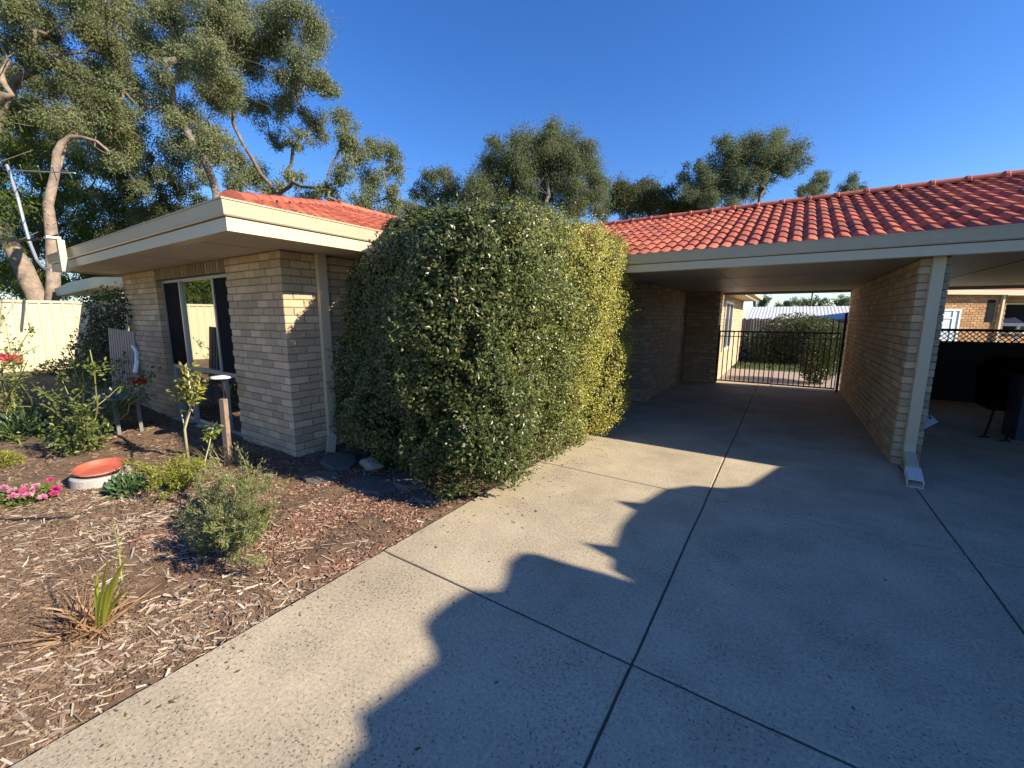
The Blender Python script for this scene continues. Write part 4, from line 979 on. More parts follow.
# door with white frame
a, b = sN(936)[0], sN(957)[0]; zt = hitN(945, 309)[2]
mb = MB(); wallbox(mb, a - 0.3, b, zt - 0.06, zt, 0.006, 0.05); wallbox(mb, b - 0.07, b, -0.1, zt - 0.061, 0.006, 0.05); wallbox(mb, b - 0.30, b - 0.24, -0.1, zt - 0.061, 0.006, 0.045); wallbox(mb, a - 0.3, b - 0.301, zt - 0.34, zt - 0.30, 0.006, 0.045)
dn = mb.build_each('door_frame', m_white, NH)
mb = MB(); wallbox(mb, a - 0.3, b - 0.071, -0.1, zt - 0.062, 0.004, 0.02); mb.build('door', mat('pale_door', (0.55, 0.60, 0.68), 0.4), NH)
# narrow window
a, b = sN(983)[0], sN(990)[0]; z1_, z0_ = hitN(987, 300)[2], hitN(985, 322)[2]
mb = MB(); wallbox(mb, a, b, z0_, z1_, 0.004, 0.02); mb.build('window', m_flyscreen, NH)
mb = MB(); c0_ = hitN(998, 296) + nv * 0.08; c1_ = hitN(991, 330) + nv * 0.08
q = sN(995)[0]; wallbox(mb, q - 0.04, q + 0.04, 0, 2.5, 0.03, 0.11); mb.build('downpipe', m_cream, NH)
# shaded return with a large window, right of the corner
o1 = o0 + dv * (Lw + 2.5) - nv * 1.4
mb = MB(); brick_face(mb, o1, dv, 5, nv, 31, 0.086, None, None, z0=-0.1, cols=ORB); mb.build('wall', m_brick, NH)
mb = MB(); wallbox(mb, 0, 5, -0.1, 2.56, -0.3, -0.009, o1); mb.build('mortar', m_mortar, NH)
mb = MB(); wallbox(mb, 0.55, 2.9, 1.05, 1.12, 0.01, 0.08, o1); wallbox(mb, 0.55, 0.62, 1.121, 2.2, 0.01, 0.07, o1); wallbox(mb, 0.55, 2.9, 2.2, 2.26, 0.01, 0.07, o1)
ww = mb.build('window', m_cream, NH)
mb = MB(); wallbox(mb, 0.62, 2.9, 1.12, 2.2, 0.006, 0.02, o1); mb.build('pane', m_flyscreen, ww)
mb = MB(); wallbox(mb, -0.5, Lw + 3.0, 2.50, 2.52, 0.0, 0.2); mb.build('soffit', m_cream, NH)
mb = MB(); wallbox(mb, -0.5, Lw + 3.0, 2.48, 2.66, 0.201, 0.24); mb.build('fascia', m_cream, NH)
mb = MB(); c = o0 + dv * Lw / 2
mb.add([o0 + dv + nv * 0.25 + [0, 0, 2.66], o0 + dv * (Lw + 7) + nv * 0.25 + [0, 0, 2.66], o0 + dv * (Lw + 7) - nv * 4 + [0, 0, 3.3], o0 + dv * 2 - nv * 4 + [0, 0, 3.3]], [(0, 1, 2, 3)], (0.40, 0.115, 0.075))
mb.build('roof', m_tile, NH)

# ================================================================== GARDEN
def bz(x, y): return float(bed_z(np.array([x]), np.array([y]))[0])
def gp(px, py):
    p = g(px, py)
    for _ in range(6): p = g(px, py, bz(p[0], p[1]))
    return p
# --- mulch chips
def chips(name, n, xr, yr, prob, Lr, Wr, cols, ang=(0.6, 0.5), seed=0):
    r = np.random.default_rng(seed); m = n * 7
    x = r.uniform(*xr, m); y = r.uniform(*yr, m); k = (r.random(m) < prob(x, y) * np.clip(0.55 + 0.9 * vn(np.stack([x, y], 1), 2.6, seed + 50) + 0.5 * vn(np.stack([x, y], 1), 7, seed + 60), 0.06, 1)) & (x < -2.285); x, y = x[k][:n], y[k][:n]; n = len(x)
    z = bed_z(x, y) + r.uniform(0.0, 0.012, n); L = r.uniform(*Lr, n) * r.uniform(0.6, 1.5, n); W = np.minimum(r.uniform(*Wr, n), L * 0.45); th = W * r.uniform(0.2, 0.5, n)
    a = r.normal(ang[0], ang[1], n); tilt = r.normal(0, 0.14, n); roll = r.normal(0, 0.5, n)
    d = np.stack([np.cos(a) * np.cos(tilt), np.sin(a) * np.cos(tilt), np.sin(tilt)], 1); s_ = unit(np.cross(d, np.array([0, 0, 1.0]))); u = np.cross(s_, d)
    s2 = s_ * np.cos(roll)[:, None] + u * np.sin(roll)[:, None]; u = np.cross(s2, d); u *= np.sign(u[:, 2:3] + 1e-9)
    c = np.stack([x, y, z], 1); hl, hw, ht = (L / 2)[:, None], (W / 2)[:, None], (th / 2)[:, None]
    v = np.empty((n, 8, 3)); tap = r.uniform(0.3, 1, (n, 1))
    for i, (sl_, sw_, sh_) in enumerate([(-1, -1, -1), (1, -1, -1), (1, 1, -1), (-1, 1, -1), (-1, -1, 1), (1, -1, 1), (1, 1, 1), (-1, 1, 1)]):
        v[:, i] = c + d * hl * sl_ + s2 * hw * sw_ * (tap if sl_ > 0 else 1) + u * ht * sh_ + d * 0.0
    fq = np.array([(4, 5, 6, 7), (0, 1, 5, 4), (1, 2, 6, 5), (2, 3, 7, 6), (3, 0, 4, 7)])
    f = (np.arange(n)[:, None, None] * 8 + fq[None]).reshape(-1)
    cl_ = np.array(cols)[r.integers(len(cols), size=n)] * r.uniform(0.7, 1.2, (n, 1)); cl_ = np.repeat(cl_, 5, 0)
    return tag(link(name, v.reshape(-1, 3), f, np.full(5 * n, 4), m_mulch, None, cl_), kind='stuff')
pale = [(0.50, 0.43, 0.34), (0.42, 0.34, 0.26), (0.36, 0.27, 0.20), (0.27, 0.18, 0.125), (0.22, 0.145, 0.10), (0.17, 0.11, 0.075)]
redc = [(0.30, 0.14, 0.10), (0.24, 0.115, 0.08), (0.19, 0.09, 0.065), (0.36, 0.22, 0.16), (0.46, 0.35, 0.28), (0.14, 0.07, 0.05)]
brn = [(0.20, 0.13, 0.085), (0.15, 0.10, 0.065), (0.26, 0.18, 0.12), (0.12, 0.08, 0.055)]
sig = lambda t: 1 / (1 + np.exp(-np.clip(t, -30, 30)))
near = lambda x, y: sig((1.35 - y) * 6) * sig((x + 5.2) * 3)
right = lambda x, y: sig((y - 1.15 + 0.25 * np.sin(x * 3)) * 7) * sig((x + 4.4) * 5)
chips('mulch', 3300, (-6.0, -2.28), (-0.4, 3.0), lambda x, y: near(x, y) * 0.9 + 0.04, (0.02, 0.08), (0.005, 0.017), pale, (0.55, 0.8), 1)
chips('mulch', 1000, (-5.5, -2.28), (-0.4, 2.2), lambda x, y: near(x, y), (0.05, 0.13), (0.005, 0.011), pale[:3], (0.5, 0.6), 2)
chips('mulch', 34000, (-6.0, -2.28), (-0.4, 3.0), lambda x, y: near(x, y) * 0.9 + 0.1, (0.008, 0.03), (0.003, 0.01), brn + brn + brn + pale[4:], (0.5, 1.2), 3)
chips('mulch', 10000, (-4.9, -2.28), (0.8, 2.9), right, (0.008, 0.028), (0.005, 0.015), redc, (0.5, 2), 4)
chips('mulch', 9000, (-11, -4.4), (-0.4, 2.7), lambda x, y: 0.5 + 0 * x, (0.01, 0.05), (0.006, 0.02), brn + brn + [(0.34, 0.26, 0.18)], (0.5, 2), 5)

# --- flagstones and rock in the shade of the bush
fl = [((310, 452), 20, 7), ((340, 463), 20, 9), ((322, 478), 22, 8), ((372, 485), 26, 10), ((410, 483), 20, 9), ((347, 447), 18, 5), ((400, 462), 20, 8), ((430, 497), 18, 6)]
where = ['beside the foot of the downpipe', 'in front of the downpipe shoe', 'nearest the sunlit red mulch', 'in front of the pale rock', 'between the pale rock and the front of the bush', 'against the brick wall behind the downpipe', 'tucked under the bush behind the pale rock', 'at the front corner of the bush by the driveway']
for k_, ((px, py), rx, ry) in enumerate(fl):
    c = g(px, py); n = rng.integers(6, 9); poly = []
    a0_ = rng.random() * 6
    for i in range(n):
        t = a0_ + 2 * math.pi * i / n + rng.uniform(-0.2, 0.2); q = g(px + rx * math.cos(t), py + ry * math.sin(t)); poly.append((q - c) * rng.uniform(0.85, 1.05))
    z = bz(c[0], c[1]) if c[0] > -4.6 else -0.02
    vs_ = [(c[0] + q[0], c[1] + q[1], z - 0.03) for q in poly] + [(c[0] + q[0], c[1] + q[1], z + 0.022) for q in poly] + [(c[0] + q[0] * 0.94, c[1] + q[1] * 0.94, z + 0.032 + rng.uniform(-.002, .002)) for q in poly]
    fs = [(i, (i + 1) % n, n + (i + 1) % n, n + i) for i in range(n)] + [(n + i, n + (i + 1) % n, 2 * n + (i + 1) % n, 2 * n + i) for i in range(n)] + [tuple(range(2 * n, 3 * n))]
    mb = MB(); mb.add(vs_, fs); tag(mb.build('flagstone', m_stone), 'flat dark slate stone ' + where[k_], 'flagstone', 'flagstones along the shaded wall')
def rock(label, c, r3, material, name='rock', seed=0):
    u = np.linspace(0, 2 * np.pi, 25)[:-1]; v_ = np.linspace(-1.5, 1.5, 12); V = []
    for b in v_:
        for a in u:
            d = np.array([math.cos(b) * math.cos(a), math.cos(b) * math.sin(a), math.sin(b)]); V.append(np.array(c) + d * np.array(r3) * (1 + 0.22 * vn(d[None], 1.6, seed)[0] + 0.1 * vn(d[None], 4, seed)[0]))
    fs = [(i * 24 + k, i * 24 + (k + 1) % 24, (i + 1) * 24 + (k + 1) % 24, (i + 1) * 24 + k) for i in range(11) for k in range(24)] + [tuple(range(24))[::-1], tuple(11 * 24 + k for k in range(24))]
    mb = MB(); mb.add(V, fs); return tag(mb.build(name, material, smooth=True), label, 'rock')
c = g(373, 468); rock('rounded pale rock lying on the shaded slate beside the bush', (c[0], c[1], 0.05), (0.15, 0.10, 0.075), m_rock, seed=3)
c = gp(92, 424); 
c = gp(104, 440); mb = MB(); mb.obox((c[0], c[1], c[2] + 0.02), (0.13, 0.05, 0.02), (-0.03, 0.06, 0), (0, 0, 0.012)); tag(mb.build('broken_tile', mat('old_clay', (0.34, 0.19, 0.13), 0.9, noise=0.2)), 'piece of broken clay tile lying by the second rose bush', 'broken tile')

# --- concrete ring with terracotta dish
c = gp(89, 484); c[1] += 0.10
ring = thing('concrete_ring', 'round grey concrete collar set in the soil under the red dish', 'concrete ring', c)
mb = MB(); mb.lathe((c[0], c[1], c[2] - 0.02), [(0.235, 0), (0.23, 0.10), (0.22, 0.112), (0.185, 0.112), (0.18, 0.03)], 40); mb.build('collar', m_greyconc, ring, smooth=False)
dish = thing('terracotta_dish', 'shallow red terracotta dish resting in the concrete ring', 'dish', (c[0], c[1], c[2] + 0.09))
tl = np.array(Matrix.Rotation(math.radians(5), 3, 'Y') @ Matrix.Rotation(math.radians(3), 3, 'X'))
mb = MB(); mb.lathe((c[0], c[1], c[2] + 0.095), [(0.0, 0.0), (0.15, 0.002), (0.18, 0.03), (0.205, 0.062), (0.195, 0.066), (0.172, 0.03), (0.15, 0.012), (0.0, 0.01)], 44, tilt=tl); mb.build('bowl', m_terra, dish, smooth=False)
mb = MB(); mb.lathe((c[0], c[1], c[2] + 0.095), [(0.194, 0.046), (0.1965, 0.046), (0.2015, 0.054), (0.199, 0.054)], 44, tilt=tl); mb.build('rim_line', m_white, dish)

# --- irrigation hoses
def hose(label, pxs, r=0.009, lift=0.012):
    pts = [gp(*q) for q in pxs]; fine = []
    for i in range(len(pts) - 1):
        p0 = pts[max(i - 1, 0)]; p1 = pts[i]; p2 = pts[i + 1]; p3 = pts[min(i + 2, len(pts) - 1)]
        for k in range(6):
            t = k / 6; q = 0.5 * ((2 * p1) + (-p0 + p2) * t + (2 * p0 - 5 * p1 + 4 * p2 - p3) * t * t + (-p0 + 3 * p1 - 3 * p2 + p3) * t ** 3)
            q[2] = bz(q[0], q[1]) + lift; fine.append(q)
    mb = MB(); mb.tube(fine, r, 8); return tag(mb.build('irrigation_hose', m_hose, smooth=True), label, 'hose', 'black irrigation hoses in the bed')
hose('black irrigation hose looping round beside the concrete ring', [(112, 436), (125, 440), (132, 450), (131, 463), (122, 472), (112, 474)], 0.011, 0.02)
hose('black irrigation hose lying straight across the front left of the bed', [(-30, 524), (0, 521), (30, 520), (60, 519), (90, 513), (112, 508)])
hose('short dark hose emerging from the mulch near the house corner', [(225, 478), (240, 472), (256, 466), (263, 466)])

# --- timber stake and solar light
b = gp(229, 464); top = onY(224, 398, b[1] + 0.05)
st = thing('timber_stake', 'weathered brown timber stake standing in the bed near the window', 'stake', b)
mb = MB(); a = b - [0, 0, 0.1]; t_ = np.array([b[0] - 0.02, b[1] + 0.02, top[2]])
mb.obox((a + t_) / 2, (0.033, 0.008, 0), (-0.007, 0.024, 0), (t_ - a) / 2); mb.build('stake', m_post, st)
lc = onY(221, 377, 2.32); sl2 = thing('garden_light', 'flat white disc light on a thin black pole in front of the window', 'garden light', (lc[0], 2.32, bz(lc[0], 2.32)))
mb = MB(); mb.tube([(lc[0] + 0.06, 2.32, -0.1), (lc[0] + 0.06, 2.32, lc[2] - 0.005)], 0.012, 8); mb.build('pole', m_black, sl2)
mb = MB(); mb.lathe((lc[0] + 0.02, 2.32, lc[2] - 0.02), [(0.0, 0.0), (0.10, 0.0), (0.125, 0.012), (0.12, 0.03), (0.0, 0.045)], 28); mb.build('lamp_head', m_white, sl2)
c = gp(256, 466); mb = MB(); mb.tube([(c[0], c[1], c[2] - 0.02), (c[0], c[1], c[2] + 0.09)], 0.008, 6); mb.lathe((c[0], c[1], c[2] + 0.085), [(0, 0), (0.02, 0), (0.02, 0.02), (0, 0.025)], 10)
tag(mb.build('sprinkler', m_hose), 'little black sprinkler head poking up near the house corner', 'sprinkler')

# --- roses
YG, YG2 = (0.16, 0.20, 0.045), (0.25, 0.25, 0.06)
DG, DG2 = (0.055, 0.09, 0.025), (0.12, 0.16, 0.045)
def rose(label, base, tips, nleaf, flowers, LA=0.055, cA=DG, cB=YG, low=None, r0=0.013):
    cs_ = [curve(base + rng.normal(size=3) * [0.04, 0.04, 0], t, 8, wob=0.06) for t in tips]; side = []
    for c_ in cs_:
        for _ in range(4):
            i = rng.integers(2, len(c_)); side.append(curve(c_[i], c_[i] + rng.normal(size=3) * [0.14, 0.14, 0.08] + [0, 0, 0.08], 4, wob=0.05))
    allc = cs_ + side; p, d = along(allc, nleaf, 0.25, 0.035)
    if low is not None:
        q, u = leafball(low, base + np.array([0, 0, 0.22]), (0.42, 0.34, 0.24), 0.6); p = np.concatenate([p, q]); d = np.concatenate([d, u])
    d = unit(d * 0.3 + rdir(len(p)) + [0, 0, 0.1])
    return plant('rose_bush', label, 'rose bush', base, [(c_, r0, 0.004) for c_ in cs_] + [(c_, 0.005, 0.002) for c_ in side], dict(p=p, d=d, L=LA * rng.uniform(0.7, 1.3, len(p)), W=LA * 0.55, cols=mixcol(cA, cB, len(p), 0.3)), flowers, group='rose bushes in the bed')
b1 = gp(80, 452); Y1 = b1[1]
tp_ = [onY(*q, Y1 + o) for q, o in (((90, 350), 0), ((66, 345), 0.2), ((30, 382), -0.1), ((12, 365), 0), ((45, 365), 0.3), ((100, 395), 0.1), ((55, 400), -0.2), ((20, 405), 0.1), ((84, 360), 0.2), ((62, 380), 0))]
rose('big sprawling rose bush with a tall yellow-green cane, left of the concrete ring', b1, tp_, 1050, [], low=900)
b2 = gp(110, 430); Y2 = b2[1]
tp_ = [onY(*q, Y2 + o) for q, o in (((139, 388), 0), ((150, 380), 0.2), ((118, 372), 0.1), ((105, 385), 0), ((128, 396), -0.1), ((95, 362), 0.1))]
rose('smaller rose bush with a single red flower, in front of the house corner', b2, tp_, 620, [(onY(139, 383, Y2), 0.07, (0.62, 0.015, 0.03))], low=200)
b3 = gp(12, 420); Y3 = b3[1]
tp_ = [onY(*q, Y3 + o) for q, o in (((28, 360), 0), ((12, 350), 0), ((5, 322), 0.1), ((-10, 345), 0.1), ((40, 345), 0.1), ((30, 330), 0.2), ((18, 380), 0))]
rose('rose bush with two coral pink flowers at the left edge, against the fence', b3, tp_, 520, [(onY(12, 362, Y3), 0.11, (0.75, 0.14, 0.16)), (onY(3, 358, Y3 + 0.1), 0.09, (0.7, 0.10, 0.13))], low=150)
b4 = gp(45, 428); Y4 = b4[1] + 0.4
# low leafy clumps
def clump(name, label, cat, base, r3, n, L, W, cA, cB, up=0.3, group=None, flowers=None, lm=None, shell=0.5):
    p, u = leafball(n, base + np.array([0, 0, r3[2] * 0.35]), r3, shell); k = p[:, 2] > bz(base[0], base[1]) + 0.005; p, u = p[k], u[k]
    d = unit(u + rdir(len(p)) * 0.7 + [0, 0, up])
    st_ = [(curve(base, base + rng.normal(size=3) * np.array(r3) * 0.5 + [0, 0, r3[2] * 0.4], 4), 0.006, 0.003) for _ in range(9)]
    return plant(name, label, cat, base, st_, dict(p=p, d=d, L=L * rng.uniform(0.7, 1.3, len(p)), W=W, cols=mixcol(cA, cB, len(p), 0.25)), flowers, group=group)
b = gp(18, 438); clump('leafy_plant', 'clump of broad dark green leaves at the left edge under the roses', 'plant', b, (0.38, 0.3, 0.22), 420, 0.16, 0.05, (0.035, 0.075, 0.03), (0.08, 0.13, 0.05))
b = gp(2, 466); clump('leafy_plant', 'small bright yellow-green mound at the left edge', 'plant', b, (0.17, 0.17, 0.12), 900, 0.035, 0.016, YG, (0.36, 0.33, 0.05))
b = gp(30, 500); fw_ = [(b + np.array([rng.uniform(-0.27, 0.30), rng.uniform(-0.13, 0.17), 0.07 + rng.uniform(0, 0.04)]), 0.034, (0.68, 0.07, 0.28) if rng.random() < 0.6 else (0.75, 0.3, 0.48)) for _ in range(17)]
clump('flowering_groundcover', 'low green plant covered in bright pink flowers, in front of the concrete ring', 'flowers', b, (0.32, 0.17, 0.08), 650, 0.045, 0.026, (0.10, 0.16, 0.035), YG, flowers=fw_)
b = gp(128, 492); clump('succulent', 'blue-green rosette succulent right of the concrete ring', 'succulent', b, (0.17, 0.13, 0.10), 230, 0.075, 0.045, (0.06, 0.12, 0.05), (0.12, 0.20, 0.09))
b = gp(172, 486)
pb = thing('lime_shrub', 'spreading lime-yellow low shrub in the middle of the bed', 'shrub', b)
sb = [curve(b, b + np.array([rng.uniform(-0.55, 0.5), rng.uniform(-0.25, 0.3), rng.uniform(0.08, 0.26)]), 6, wob=0.06, sag=0.03) for _ in range(34)]
p, d = along(sb, 4200, 0.3, 0.022); mb = MB()
for c_ in sb: mb.tube(c_, [0.005] * 5 + [0.002], 4)
mb.build('stem', m_bark, pb); leaves('foliage', p, unit(d * 0.5 + rdir(len(p)) + [0, 0, 0.3]), 0.028 * rng.uniform(0.7, 1.4, len(p)), 0.013, mixcol((0.14, 0.17, 0.03), (0.30, 0.30, 0.045), len(p), 0.25), m_leaf, pb)
# olive green feathery bush in front
b = gp(232, 553)
ob = thing('feathery_bush', 'grey-green feathery bush in the foreground of the bed, nearest the red mulch', 'bush', b)
tipsx = [onY(px, py, b[1] + o) for px, py, o in ((205, 478, 0.25), (228, 482, 0.2), (250, 478, 0.1), (268, 490, 0.05), (185, 488, 0.3), (172, 500, 0.25), (190, 515, 0.05), (215, 500, 0.1), (240, 505, 0), (255, 520, -0.05), (262, 505, 0.1), (205, 530, -0.05), (225, 522, -0.1), (240, 530, -0.1), (200, 500, 0.15), (180, 478, 0.4), (218, 470, 0.3), (248, 492, 0.2), (212, 545, -0.08), (248, 540, -0.08))]
sb = []
for t in tipsx:
    for _ in range(3): sb.append(curve(b + rng.normal(size=3) * [0.03, 0.03, 0], t + rng.normal(size=3) * 0.05, 7, wob=0.05))
for c_ in list(sb):
    for _ in range(3):
        i = rng.integers(2, 7); sb.append(curve(c_[i], c_[i] + unit(c_[-1] - c_[0]) * 0.10 + rng.normal(size=3) * 0.05, 4, wob=0.05))
p, d = along(sb, 19000, 0.2, 0.014); mb = MB()
for c_ in sb: mb.tube(c_, np.linspace(0.004, 0.0015, len(c_)), 4)
mb.build('stem', m_bark, ob); leaves('foliage', p, unit(d * 0.9 + rdir(len(p)) * 0.8 + [0, 0, 0.15]), 0.028 * rng.uniform(0.7, 1.4, len(p)), 0.007, mixcol((0.14, 0.17, 0.06), (0.26, 0.28, 0.10), len(p), 0.25), m_leaf, ob)
# sapling
b = gp(188, 458); tops = onY(187, 366, b[1])
sp = [np.array([b[0], b[1], b[2] - 0.05]), np.array([b[0] + 0.01, b[1], b[2] + 0.35]), np.array([tops[0] + 0.02, b[1], b[2] + 0.7]), np.array([tops[0], b[1], tops[2] - 0.02])]
side = [[sp[2] - [0, 0, 0.12], onY(178, 386, b[1])], [sp[2] - [0, 0, 0.12], onY(200, 378, b[1])], [sp[1], onY(181, 410, b[1])], [sp[1] + [0, 0, 0.05], onY(192, 402, b[1])]]
lp, ld = along([[np.asarray(q) for q in s_] for s_ in (side[0], side[1], sp[2:])], 190, 0.35, 0.04)
plant('sapling', 'slim sapling with a pale stem and yellow-green leaves before the window', 'sapling', b, [(sp, 0.017, 0.008)] + [(s_, 0.008, 0.004) for s_ in side], dict(p=lp, d=unit(rdir(len(lp)) + [0, 0, 0.3]), L=0.07, W=0.035, cols=mixcol((0.17, 0.19, 0.035), (0.30, 0.29, 0.045), len(lp))), stem_mat=mat('pale_stem', (0.50, 0.45, 0.28), 0.7, noise=0.1))
b = gp(194, 474); q1 = onY(209, 446, b[1] + 0.1); q2 = onY(213, 428, b[1] + 0.12)
lp, ld = along([[q1, q2], [q1, q2 + [0.02, 0, 0.05]]], 60, 0.3, 0.035)
plant('sapling', 'thin bowed white twig with one leaf tuft, between the pale sapling and the stake', 'sapling', b, [([b, (b + q1) / 2 + [0.06, 0, -0.03], q1, q2], 0.007, 0.004)], dict(p=lp, d=unit(rdir(len(lp)) + [0, 0, 0.6]), L=0.06, W=0.026, cols=mixcol((0.14, 0.20, 0.035), (0.25, 0.27, 0.045), len(lp))), stem_mat=mat('white_twig', (0.6, 0.56, 0.42), 0.7))
def blades(name, label, base, n, L, W, cA, cB, spread=0.5, up=1.0, cat='grass tuft', extra=None, rr=0.05):
    t = thing(name, label, cat, base); V = []; Fq = []; C = []
    for i in range(n):
        a = rng.random() * 6.28; s_ = rng.uniform(0.1, spread); d = unit(np.array([math.cos(a) * s_, math.sin(a) * s_, up])); l = L * rng.uniform(0.5, 1.2); o = base + np.array([rng.normal() * rr, rng.normal() * rr, 0]); sd = unit(np.cross(d, rdir(1)[0])); k = 5; bend = np.array([d[0], d[1], -0.5]) * l * rng.uniform(0.1, 0.5); b0_ = len(V)
        for j in range(k + 1):
            s2 = j / k; p = o + d * l * s2 + bend * s2 * s2; wd2 = W * (1 - s2 ** 2) * 0.5 + 0.0008; V += [p - sd * wd2, p + sd * wd2]
        c_ = mixcol(cA, cB, 1)[0]
        for j in range(k): Fq.append((b0_ + 2 * j, b0_ + 2 * j + 1, b0_ + 2 * j + 3, b0_ + 2 * j + 2)); C.append(c_)
    Fq = np.array(Fq); link('blades', np.array(V), Fq.ravel(), np.full(len(Fq), 4), m_leafd, t, np.array(C)); return t
b = gp(234, 462); blades('grass_tuft', 'dry straw-coloured grass tuft at the foot of the timber stake', b, 60, 0.24, 0.008, (0.42, 0.33, 0.18), (0.50, 0.42, 0.26), 0.7, rr=0.08)
b = gp(216, 458); blades('grass_tuft', 'small green and straw grass tuft left of the timber stake', b, 36, 0.20, 0.008, (0.30, 0.28, 0.12), (0.20, 0.22, 0.06), 0.6)
# foreground strappy plant
b = gp(88, 632)
fp = blades('strappy_plant', 'half dead strappy plant with dry brown leaves in the near foreground', b, 170, 0.24, 0.009, (0.30, 0.16, 0.08), (0.46, 0.32, 0.19), 1.3, 0.75, cat='plant', rr=0.05)
def blade_strip(parent, a, b_, wd_, col, sag=0.03, name='leaf'):
    fx = unit(np.array([0.84, 0.54, 0.1]) + 0.25 * rdir(1)[0])
    a = np.asarray(a, float); b_ = np.asarray(b_, float); k = 8; sd = unit(fx - unit(b_ - a) * fx.dot(unit(b_ - a))); V = []
    for j in range(k + 1):
        s2 = j / k; p = a + (b_ - a) * s2 + np.array([0, 0, sag]) * 4 * s2 * (1 - s2); w2 = wd_ * 0.5 * (math.sin(math.pi * (0.12 + 0.86 * s2)) ** 0.6); V += [p - sd * w2, p + sd * w2, p + np.cross(sd, unit(b_ - a)) * 0.002]
    Fq = []
    for j in range(k):
        for q_ in ((0, 2), (2, 1)): Fq.append((3 * j + q_[0], 3 * j + q_[1], 3 * j + 3 + q_[1], 3 * j + 3 + q_[0]))
    Fq = np.array(Fq); link(name, np.array(V), Fq.ravel(), np.full(len(Fq), 4), m_leafd, parent, np.tile(np.array(col) * rng.uniform(0.85, 1.15), (len(Fq), 1)))
for s0, e0, dy in (((98, 624), (97, 574), 0.02), ((101, 622), (108, 560), 0.03), ((104, 622), (124, 562), 0.0), ((103, 625), (110, 584), -0.02), ((102, 618), (117, 574), 0.03), ((106, 620), (131, 588), 0.05), ((97, 626), (103, 590), -0.03)):
    blade_strip(fp, onY(*s0, b[1] + dy), onY(*e0, b[1] + dy), 0.019, (0.42, 0.42, 0.05))
blade_strip(fp, onY(80, 622, b[1]), onY(44, 577, b[1] - 0.02), 0.020, (0.42, 0.24, 0.13), 0.0)
blade_strip(fp, onY(84, 628, b[1]), onY(62, 592, b[1] - 0.01), 0.014, (0.36, 0.22, 0.13), 0.0)
mb = MB(); tp1 = onY(112, 520, b[1] + 0.12); mb.tube([b + [0.04, 0.02, 0], onY(122, 580, b[1] + 0.05), onY(119, 550, b[1] + 0.08), tp1], [0.003, 0.003, 0.0022, 0.0015], 5); mb.build('flower_stalk', m_cane, fp)
p, d = along([[onY(121, 576, b[1] + 0.06), onY(119, 550, b[1] + 0.08), onY(114, 528, b[1] + 0.12)]], 150, 0, 0.006); leaves('seed_head', p, unit(d + rdir(len(p))), 0.014, 0.005, mixcol((0.3, 0.3, 0.1), (0.4, 0.33, 0.15), len(p)), m_leafd, fp)

# --- house end corner: climbing vine, slatted seat back, planter boxes
vb = np.array([-9.9, 2.15, 0.1])
sb = [curve(vb + [rng.uniform(-1.0, 0.3), rng.uniform(0, .25), 0], vb + np.array([rng.uniform(-1.2, 0.35), rng.uniform(0.1, 0.35), rng.uniform(0.9, 2.1)]), 8, wob=0.08) for _ in range(26)]
p, d = along(sb, 3800, 0.12, 0.07)
plant('climbing_vine', 'dark tangled vine climbing at the left end of the brick wall', 'vine', vb, [(c_, 0.012, 0.004) for c_ in sb], dict(p=p, d=unit(rdir(len(p)) + [0, 0, -0.2]), L=0.07, W=0.035, cols=mixcol((0.03, 0.045, 0.018), (0.075, 0.10, 0.035), len(p))), stem_mat=m_barkd)
ch = thing('slatted_chair', 'grey slatted garden chair with a pale arm beside the left end of the brick wall', 'chair', (-9.6, 1.9, 0.1))
cY = 1.95; a = onY(108, 328, cY); b_ = onY(134, 332, cY); c2 = onY(140, 396, cY); d2 = onY(113, 396, cY)
m_sl = mat('grey_slat', (0.17, 0.17, 0.175), 0.6)
mb = MB()
for k in range(11):
    t0, t1 = k / 11, (k + 0.62) / 11
    mb.prism([a + (b_ - a) * t0, a + (b_ - a) * t1, d2 + (c2 - d2) * t1, d2 + (c2 - d2) * t0], (0.01, 0.02, 0))
mb.build('backrest', m_sl, ch)
zz = c2[2]; mb = MB(); mb.box(d2[0], c2[0], cY - 0.3, cY, zz - 0.03, zz); mb.build('seat', m_sl, ch)
for xx in (d2[0] + 0.03, c2[0] - 0.03):
    for yy in (cY - 0.27, cY - 0.03):
        mb = MB(); mb.box(xx - 0.02, xx + 0.02, yy - 0.02, yy + 0.02, bz(xx, yy) - 0.02, zz - 0.031); mb.build('leg', m_sl, ch)
mb = MB(); mb.tube([onY(133, 346, cY - 0.05), onY(137, 352, cY - 0.2), onY(137, 362, cY - 0.3), onY(135, 372, cY - 0.35)], 0.02, 8); mb.build('arm', m_white, ch)
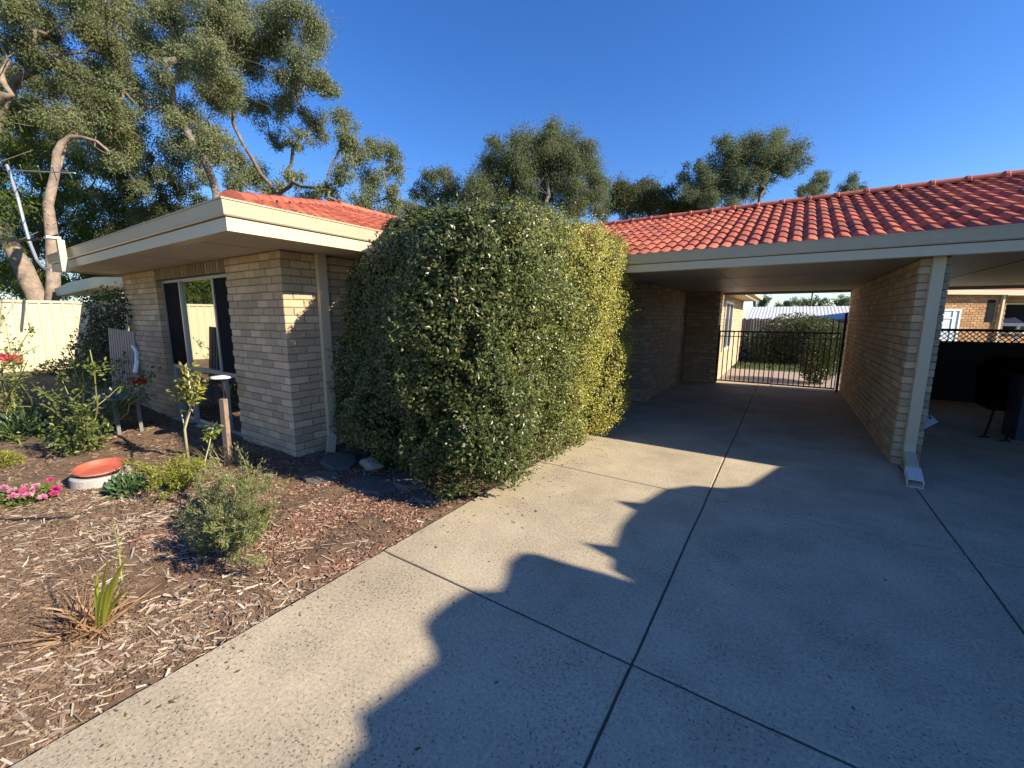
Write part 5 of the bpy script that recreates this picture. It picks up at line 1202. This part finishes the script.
def planter(label, px, py, sx, sy, h):
    c = gp(px, py); t = thing('planter_box', label, 'planter', c, 'planters by the wall end'); mb = MB(); z0_ = c[2] - 0.03
    x0, x1, y0, y1 = c[0] - sx / 2, c[0] + sx / 2, c[1], c[1] + sy; tt = 0.03
    mb.box(x0, x1, y0, y0 + tt, z0_, z0_ + h); mb.box(x0, x1, y1 - tt, y1, z0_, z0_ + h); mb.box(x0, x0 + tt, y0 + tt, y1 - tt, z0_, z0_ + h); mb.box(x1 - tt, x1, y0 + tt, y1 - tt, z0_, z0_ + h); mb.build('box', m_greyconc, t)
    mb = MB(); mb.box(x0 + tt, x1 - tt, y0 + tt, y1 - tt, z0_, z0_ + h - 0.05); mb.build('soil', m_soil, t)
planter('low grey square planter behind the rose canes', 93, 408, 0.45, 0.4, 0.30)
planter('taller pale planter in front of the slatted chair', 122, 402, 0.3, 0.3, 0.42)
# hedge strip and dark shrubs along the fence
bushy('fence_shrub', 'dark green shrub at the foot of the cream fence, behind the roses', [((-13.7, 2.3, 0.42), (0.5, 0.5, 0.26)), ((-13.4, 3.0, 0.6), (0.6, 0.5, 0.45))], 0.06, (0.03, 0.045, 0.015), (0.07, 0.09, 0.03), 2600)
bushy('fence_shrub', 'loose green shrub in front of the shaded part of the fence', [((-11.6, 2.15, 0.6), (0.4, 0.3, 0.5)), ((-11.5, 2.25, 1.1), (0.35, 0.25, 0.35))], 0.06, (0.06, 0.085, 0.03), (0.13, 0.16, 0.055), 1500, shell=0.7)

# --- dry leaf litter along the bush and the drive edge
n_ = 260; lx = np.concatenate([rng.normal(-1.78, 0.13, 150), rng.normal(-2.15, 0.12, 60), rng.uniform(-1.7, 0.9, 50)]); ly = np.concatenate([rng.uniform(2.6, 6.1, 150), rng.uniform(0.2, 2.6, 60), rng.uniform(0.8, 6.5, 50)])
lx = np.maximum(lx, -2.25)
d = rdir(n_); d[:, 2] *= 0.15; d = unit(d); nn_ = unit(rdir(n_) * 0.35 + np.array([0, 0, 1.0]))
tag(leaves('leaf_litter', np.stack([lx, ly, np.full(n_, 0.004)], 1), d, rng.uniform(0.012, 0.035, n_), 0.012, mixcol((0.10, 0.06, 0.03), (0.26, 0.19, 0.09), n_), m_leafd, None, nrm=nn_), kind='stuff')
